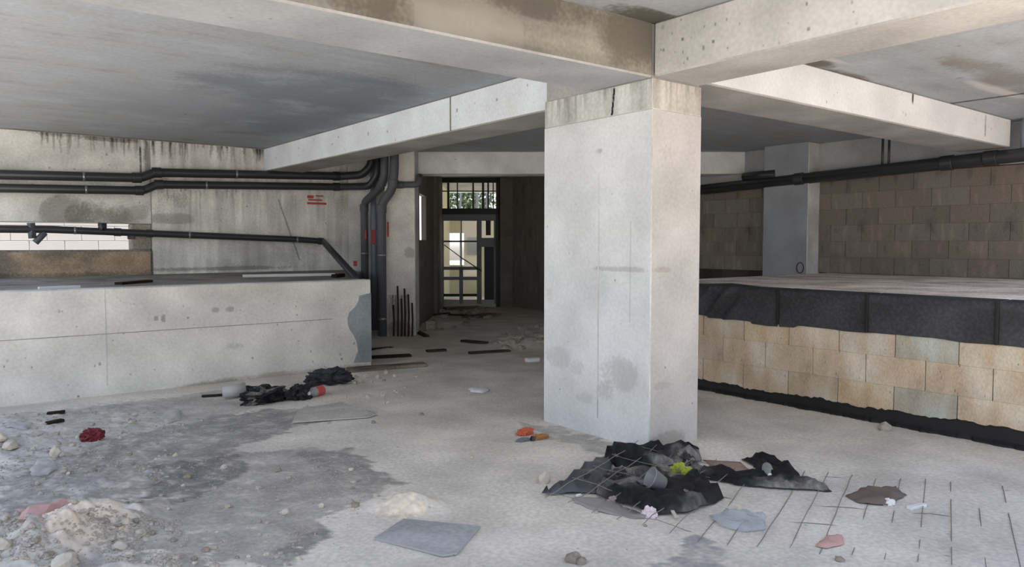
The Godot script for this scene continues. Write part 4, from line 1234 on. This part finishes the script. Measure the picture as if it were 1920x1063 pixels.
	lump_at("paper_wad", 556, 743, Vector3(0.10, 0.15, 0.09), 75, M.white, "white crumpled paper between the black bags", "paper", 0.3)
	lump_at("wrapper", 490, 752, Vector3(0.12, 0.05, 0.08), 76, plain(Color(0.72, 0.62, 0.58), 0.8), "pale pink wrapper in front of the torn black bag", "wrapper", 0.3)
	stick("wood_strip", flr(378, 745), flr(436, 741), 0.05, 0.02, M.wood_dark, "dark wood strip left of the pale tub", "wood strip")
	stick("plank", flr(618, 716), flr(664, 711), 0.08, 0.02, M.wood_dark, "dark plank end between bag and white rubble", "plank")
	stick("plank", flr(652, 697), flr(797, 686), 0.16, 0.045, M.wood, "long grey plank lying past the low wall's end", "plank")
	stick("plank", flr(690, 672), flr(770, 668), 0.14, 0.03, M.wood_dark, "dark plank behind the long grey plank", "plank")
	stick("plank", flr(692, 660), flr(735, 655), 0.10, 0.03, M.wood_dark, "short dark plank at the risers' feet", "plank")
	for q in [[672, 716, 0.09], [684, 708, 0.08], [696, 716, 0.05], [708, 710, 0.07], [724, 700, 0.06], [648, 746, 0.04], [690, 745, 0.05], [718, 743, 0.05], [664, 722, 0.05], [741, 706, 0.06]]:
		lump_at("rubble_piece", q[0], q[1], Vector3(q[2], q[2] * 0.8, q[2] * 0.9), int(q[0]), M.stone_pale, "pale rubble piece in the row past the low wall's end", "rubble", 0.0, "pale rubble by the plank", q[0])
	# ---- middle of the floor
	sheet("paper_scrap", [[876, 730], [890, 726], [918, 732], [905, 738], [882, 736]], 0.06, 0.03, 81, M.white, "white torn paper lying alone on the open floor", "paper")
	stick("brick", flr(987, 679), flr(1009, 677), 0.10, 0.05, M.white, "white block on the floor left of the big column", "block")
	for q in [[885, 858, 0.035], [963, 860, 0.03], [705, 930, 0.035], [485, 978, 0.035], [500, 981, 0.03], [850, 1040, 0.03], [800, 1002, 0.025], [790, 778, 0.04], [700, 793, 0.04], [1075, 1052, 0.07], [1090, 1056, 0.05], [1210, 987, 0.02], [1118, 962, 0.025], [420, 880, 0.04], [330, 855, 0.035], [840, 870, 0.02]]:
		lump_at("pebble", q[0], q[1], Vector3(q[2], q[2] * 0.7, q[2] * 0.8) * 1.3, int(q[0]), [M.stone_pale, M.stone_grey, M.stone][int(q[0]) % 3], "small loose pebble lying alone on the dusty floor", "pebble", 0.0, "loose pebbles", q[1])
	# ---- left foreground
	lump_at("plastic_bag", 173, 826, Vector3(0.15, 0.11, 0.13), 91, M.red, "dark red crumpled bag among the white stones", "bag", 0.4)
	for q in [[105, 856, 0.15, 0.16], [20, 845, 0.24, 0.14], [-4, 842, 0.22, 0.16], [117, 857, 0.07, 0.05], [62, 846, 0.07, 0.06], [136, 838, 0.10, 0.05], [146, 826, 0.08, 0.08], [225, 824, 0.06, 0.06], [28, 822, 0.10, 0.06], [73, 826, 0.05, 0.05]]:
		lump_at("stone", q[0], q[1], Vector3(q[2], q[3], q[2] * 0.8) * 0.6, int(q[0]) + 120, M.stone_pale, "white broken stone in the cluster around the red bag", "stone", 0.0, "white stones by the red bag", q[0])
	sheet("plastic_film", [[55, 885], [75, 868], [100, 866], [108, 880], [80, 893], [62, 896]], 0.03, 0.045, 92, M.clear_film, "pale plastic film crumpled in front of the white stones", "plastic film", 4.0)
	sheet("plastic_film", [[298, 785], [312, 772], [342, 770], [338, 788], [310, 795]], 0.04, 0.05, 93, M.clear_film, "pale plastic film lying alone before the low wall", "plastic film", 4.0)
	sheet("plastic_film", [[8, 800], [30, 788], [60, 797], [52, 808], [20, 806]], 0.04, 0.04, 94, M.clear_film, "pale plastic film near the low wall beside dark wood strips", "plastic film", 4.0)
	stick("wood_strip", flr(88, 777), flr(122, 774), 0.06, 0.025, M.wood_dark, "dark wood strip nearest the foot of the low wall", "wood strip", "dark strips by the low wall")
	stick("wood_strip", flr(88, 796), flr(118, 790), 0.06, 0.025, M.wood_dark, "dark wood strip lying between its twin and the red bag", "wood strip", "dark strips by the low wall")
	lump_at("stone", 75, 982, Vector3(0.20, 0.10, 0.16), 95, M.pink, "pink broken stone on top of the sand heap", "stone", 0.0, "", 0.4)
	lump_at("stone", 110, 965, Vector3(0.16, 0.09, 0.12), 96, M.pink, "smaller pink stone at the sand heap's crest", "stone", 0.0, "", 1.4)
	for q in [[225, 1030, 0.09], [235, 998, 0.06], [262, 1005, 0.07], [272, 1010, 0.05], [120, 1066, 0.13], [5, 1060, 0.10], [8, 975, 0.06]]:
		lump_at("stone", q[0], q[1], Vector3(q[2], q[2] * 0.6, q[2] * 0.8), int(q[0]) + 300, M.stone_pale, "pale broken stone at the edge of the sand heap", "stone", 0.0, "stones around the sand heap", q[0])
	# ---- scattered stones
	var variants := []
	for k in 6: variants.append(lump(200 + k, Vector3(1, 0.7, 0.85), 1, 0.4, 0.0))
	var zone := [[[0, 960], [240, 940], [330, 1000], [600, 1040], [620, 1063], [0, 1063]], [[0, 780], [300, 760], [420, 790], [260, 880], [0, 960]], [[260, 900], [700, 860], [720, 930], [560, 1030], [330, 990]], [[640, 700], [800, 690], [760, 760], [640, 760]]]
	for z in 4:
		var poly := PackedVector2Array()
		var box := Rect2(zone[z][0][0], zone[z][0][1], 0, 0)
		for q in zone[z]:
			poly.append(Vector2(q[0], q[1])); box = box.expand(Vector2(q[0], q[1]))
		var left: int = [70, 40, 26, 16][z]
		while left > 0:
			var q := Vector2(rng.randf_range(box.position.x, box.end.x), rng.randf_range(box.position.y, box.end.y))
			if not Geometry2D.is_point_in_polygon(q, poly): continue
			left -= 1
			var o := put("pebble", variants[rng.randi() % 6], [M.stone, M.stone_grey, M.stone, M.stone_pale][rng.randi() % 4])
			var sz := rng.randf_range(0.02, 0.05) * (1.3 if rng.randf() < 0.2 else 1.0)
			o.scale = Vector3.ONE * sz
			o.rotation.y = rng.randf() * TAU
			o.position = flr(q.x, q.y) - Vector3(0, sz * 0.08, 0)
			tag(o, "one of many small stones strewn over the dirt by the low wall and sand heap", "pebble", "strewn stones")
	# gravel
	var mm := MultiMesh.new()
	mm.transform_format = MultiMesh.TRANSFORM_3D
	mm.mesh = lump(301, Vector3(1, 0.7, 0.9), 0, 0.4, 0.0)
	var list := []
	while list.size() < 3200:
		var q := Vector2(rng.randf_range(-20, 800), rng.randf_range(745, 1070))
		var w := fl(q.x, q.y)
		var dens := 0.0
		for p in patches.slice(0, 7):
			if Geometry2D.is_point_in_polygon(Vector2(w.x, -w.z), p[0]): dens = 1.0
		if q.x < 420 and q.y > 990: dens = 1.0
		if rng.randf() > dens * 0.9 + 0.05: continue
		w.y = ground(w.x, -w.z)
		var sz := rng.randf_range(0.004, 0.013)
		list.append(Transform3D(Basis(Vector3.UP, rng.randf() * TAU).scaled(Vector3.ONE * sz), w - Vector3(0, sz * 0.1, 0)))
	while list.size() < 4600:
		var q := Vector2(rng.randf_range(-20, 340), rng.randf_range(975, 1075) if rng.randf() < 0.7 else rng.randf_range(775, 900))
		var w := fl(q.x, q.y)
		if nz.get_noise_2d(w.x * 4.0, w.z * 4.0) < -0.05: continue
		w.y = ground(w.x, -w.z)
		var sz := rng.randf_range(0.008, 0.028)
		list.append(Transform3D(Basis(Vector3.UP, rng.randf() * TAU).scaled(Vector3.ONE * sz), w - Vector3(0, sz * 0.15, 0)))
	mm.instance_count = list.size()
	for k in list.size(): mm.set_instance_transform(k, list[k])
	var gv := MultiMeshInstance3D.new()
	gv.multimesh = mm
	gv.material_override = M.stone
	gv.name = "gravel"
	add_child(gv)
	tag(gv, "fine grey gravel spread over the dirt in the left foreground", "gravel", "", "stuff")
	# ---- the corridor mouth
	for k in 46:
		var px := rng.randf_range(925, 1060)
		var py := rng.randf_range(612, 660) - clampf((960 - px) * -0.05, -3.0, 6.0)
		if (px - 925) * 0.55 < (636 - py) : continue
		var sz := rng.randf_range(0.10, 0.24)
		var o := put("rubble_piece", variants[rng.randi() % 6], M.stone_grey)
		o.scale = Vector3(sz, sz * 0.8, sz)
		o.rotation = Vector3(rng.randf_range(-0.2, 0.2), rng.randf() * TAU, rng.randf_range(-0.2, 0.2))
		o.position = flr(px, py) - Vector3(0, 0.015, 0)
		o.material_override = M.stone
		tag(o, "grey rubble piece in the heap left of the big column", "rubble", "rubble heap behind the column")
	for q in [[800, 660, 836, 658, "dark plank lying on the corridor floor by the narrow column"], [868, 640, 912, 648, "dark plank slanting beside the grey rubble heap"], [880, 664, 955, 659, "thin dark plank in front of the rubble heap"], [805, 592, 842, 588, "dark plank in the litter at the corridor's left"], [842, 591, 884, 593, "dark beam end across the corridor's litter"], [780, 622, 800, 632, "dark offcut at the narrow column's foot"], [960, 572, 1015, 566, "dark sheet leaning low along the corridor's right wall"]]:
		stick("plank", flr(q[0], q[1]), flr(q[2], q[3]), 0.10, 0.03, M.wood_mid, q[4], "plank")
	stick("brick", flr(798, 618), flr(818, 618), 0.18, 0.16, M.stone, "grey concrete block on the corridor floor by the narrow column", "block")
	stick("plank", flr(880, 597), flr(925, 590), 0.4, 0.04, M.wood, "pale board lying before the glazed corridor door", "plank")
	stick("plank", flr(834, 580), flr(900, 578), 0.4, 0.05, M.wood, "pale board at the sill of the glazed corridor door", "plank")
	for k in 30:
		var o := put("rubble_piece", variants[rng.randi() % 6], [M.stone_grey, M.stone, M.dirt][rng.randi() % 3])
		var sz := rng.randf_range(0.08, 0.2)
		o.scale = Vector3(sz, sz * 0.7, sz)
		o.rotation.y = rng.randf() * TAU
		o.position = flr(rng.randf_range(785, 925), rng.randf_range(578, 625) if k % 2 else rng.randf_range(578, 598)) - Vector3(0, 0.01, 0)
		tag(o, "dull rubble piece scattered on the corridor floor before the glazed door", "rubble", "corridor rubble")
	# ---- things on the left fill
	stick("batten", fl(72, 543, 1.075), fl(150, 540, 1.075), 0.05, 0.03, M.white, "white batten lying at the edge of the earth fill", "batten")
	stick("batten", fl(222, 534, 1.075), fl(280, 529, 1.075), 0.10, 0.03, M.wood_dark, "dark board scrap lying on the earth fill", "board")
	stick("batten", fl(455, 520, 1.075), fl(628, 517, 1.075), 0.05, 0.04, M.white, "long white batten lying on the earth fill under the thin pipe", "batten")
	stick("batten", fl(626, 521, 1.075), fl(642, 519, 1.075), 0.08, 0.05, M.wood_dark, "small dark offcut at the long white batten's end", "batten")

func _ready() -> void:
	rng.seed = 20
	nz.seed = 3; nz.frequency = 0.6; nz.fractal_octaves = 3
	nf.seed = 8; nf.frequency = 0.6; nf.fractal_octaves = 2
	camera_and_light()
	make_materials()
	M.under = cast(72, 4.3, 0.63, Color(0.655, 0.665, 0.68), {"scale": 80.0, "mottle": 0.12, "grain": 0.10, "pits": 30})
	M.r1 = cast(73, 2.7, 0.385, Color(0.75, 0.745, 0.735), {"scale": 100.0, "mottle": 0.12, "grain": 0.10, "pits": 160, "blots": [[0.66, 0.35, 0.025, 0.25, Color(0.52, 0.51, 0.48), 0.5], [0.5, 0.2, 0.02, 0.15, Color(0.55, 0.54, 0.5), 0.5]]})
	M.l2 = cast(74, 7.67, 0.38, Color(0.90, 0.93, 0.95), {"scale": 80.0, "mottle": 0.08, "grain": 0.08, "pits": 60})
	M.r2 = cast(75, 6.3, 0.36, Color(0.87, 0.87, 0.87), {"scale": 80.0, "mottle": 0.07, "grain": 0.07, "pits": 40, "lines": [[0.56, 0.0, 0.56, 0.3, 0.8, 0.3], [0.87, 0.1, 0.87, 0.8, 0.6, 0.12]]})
	M.ring = cast(76, 3.0, 3.0, Color(0.66, 0.67, 0.685), {"tile": true, "scale": 80.0, "mottle": 0.18, "grain": 0.1})
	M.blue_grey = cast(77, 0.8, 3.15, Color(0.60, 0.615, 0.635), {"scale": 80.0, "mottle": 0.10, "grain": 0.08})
	M.grey_cloth = cast(23, 0.7, 0.7, Color(0.28, 0.275, 0.27), {"tile": true, "scale": 200.0, "mottle": 0.3, "grain": 0.5, "second": Color(0.46, 0.44, 0.415), "cut": 0.55}, 0.9)
	build_structure()
	build_door()
	build_pipes()
	build_debris()
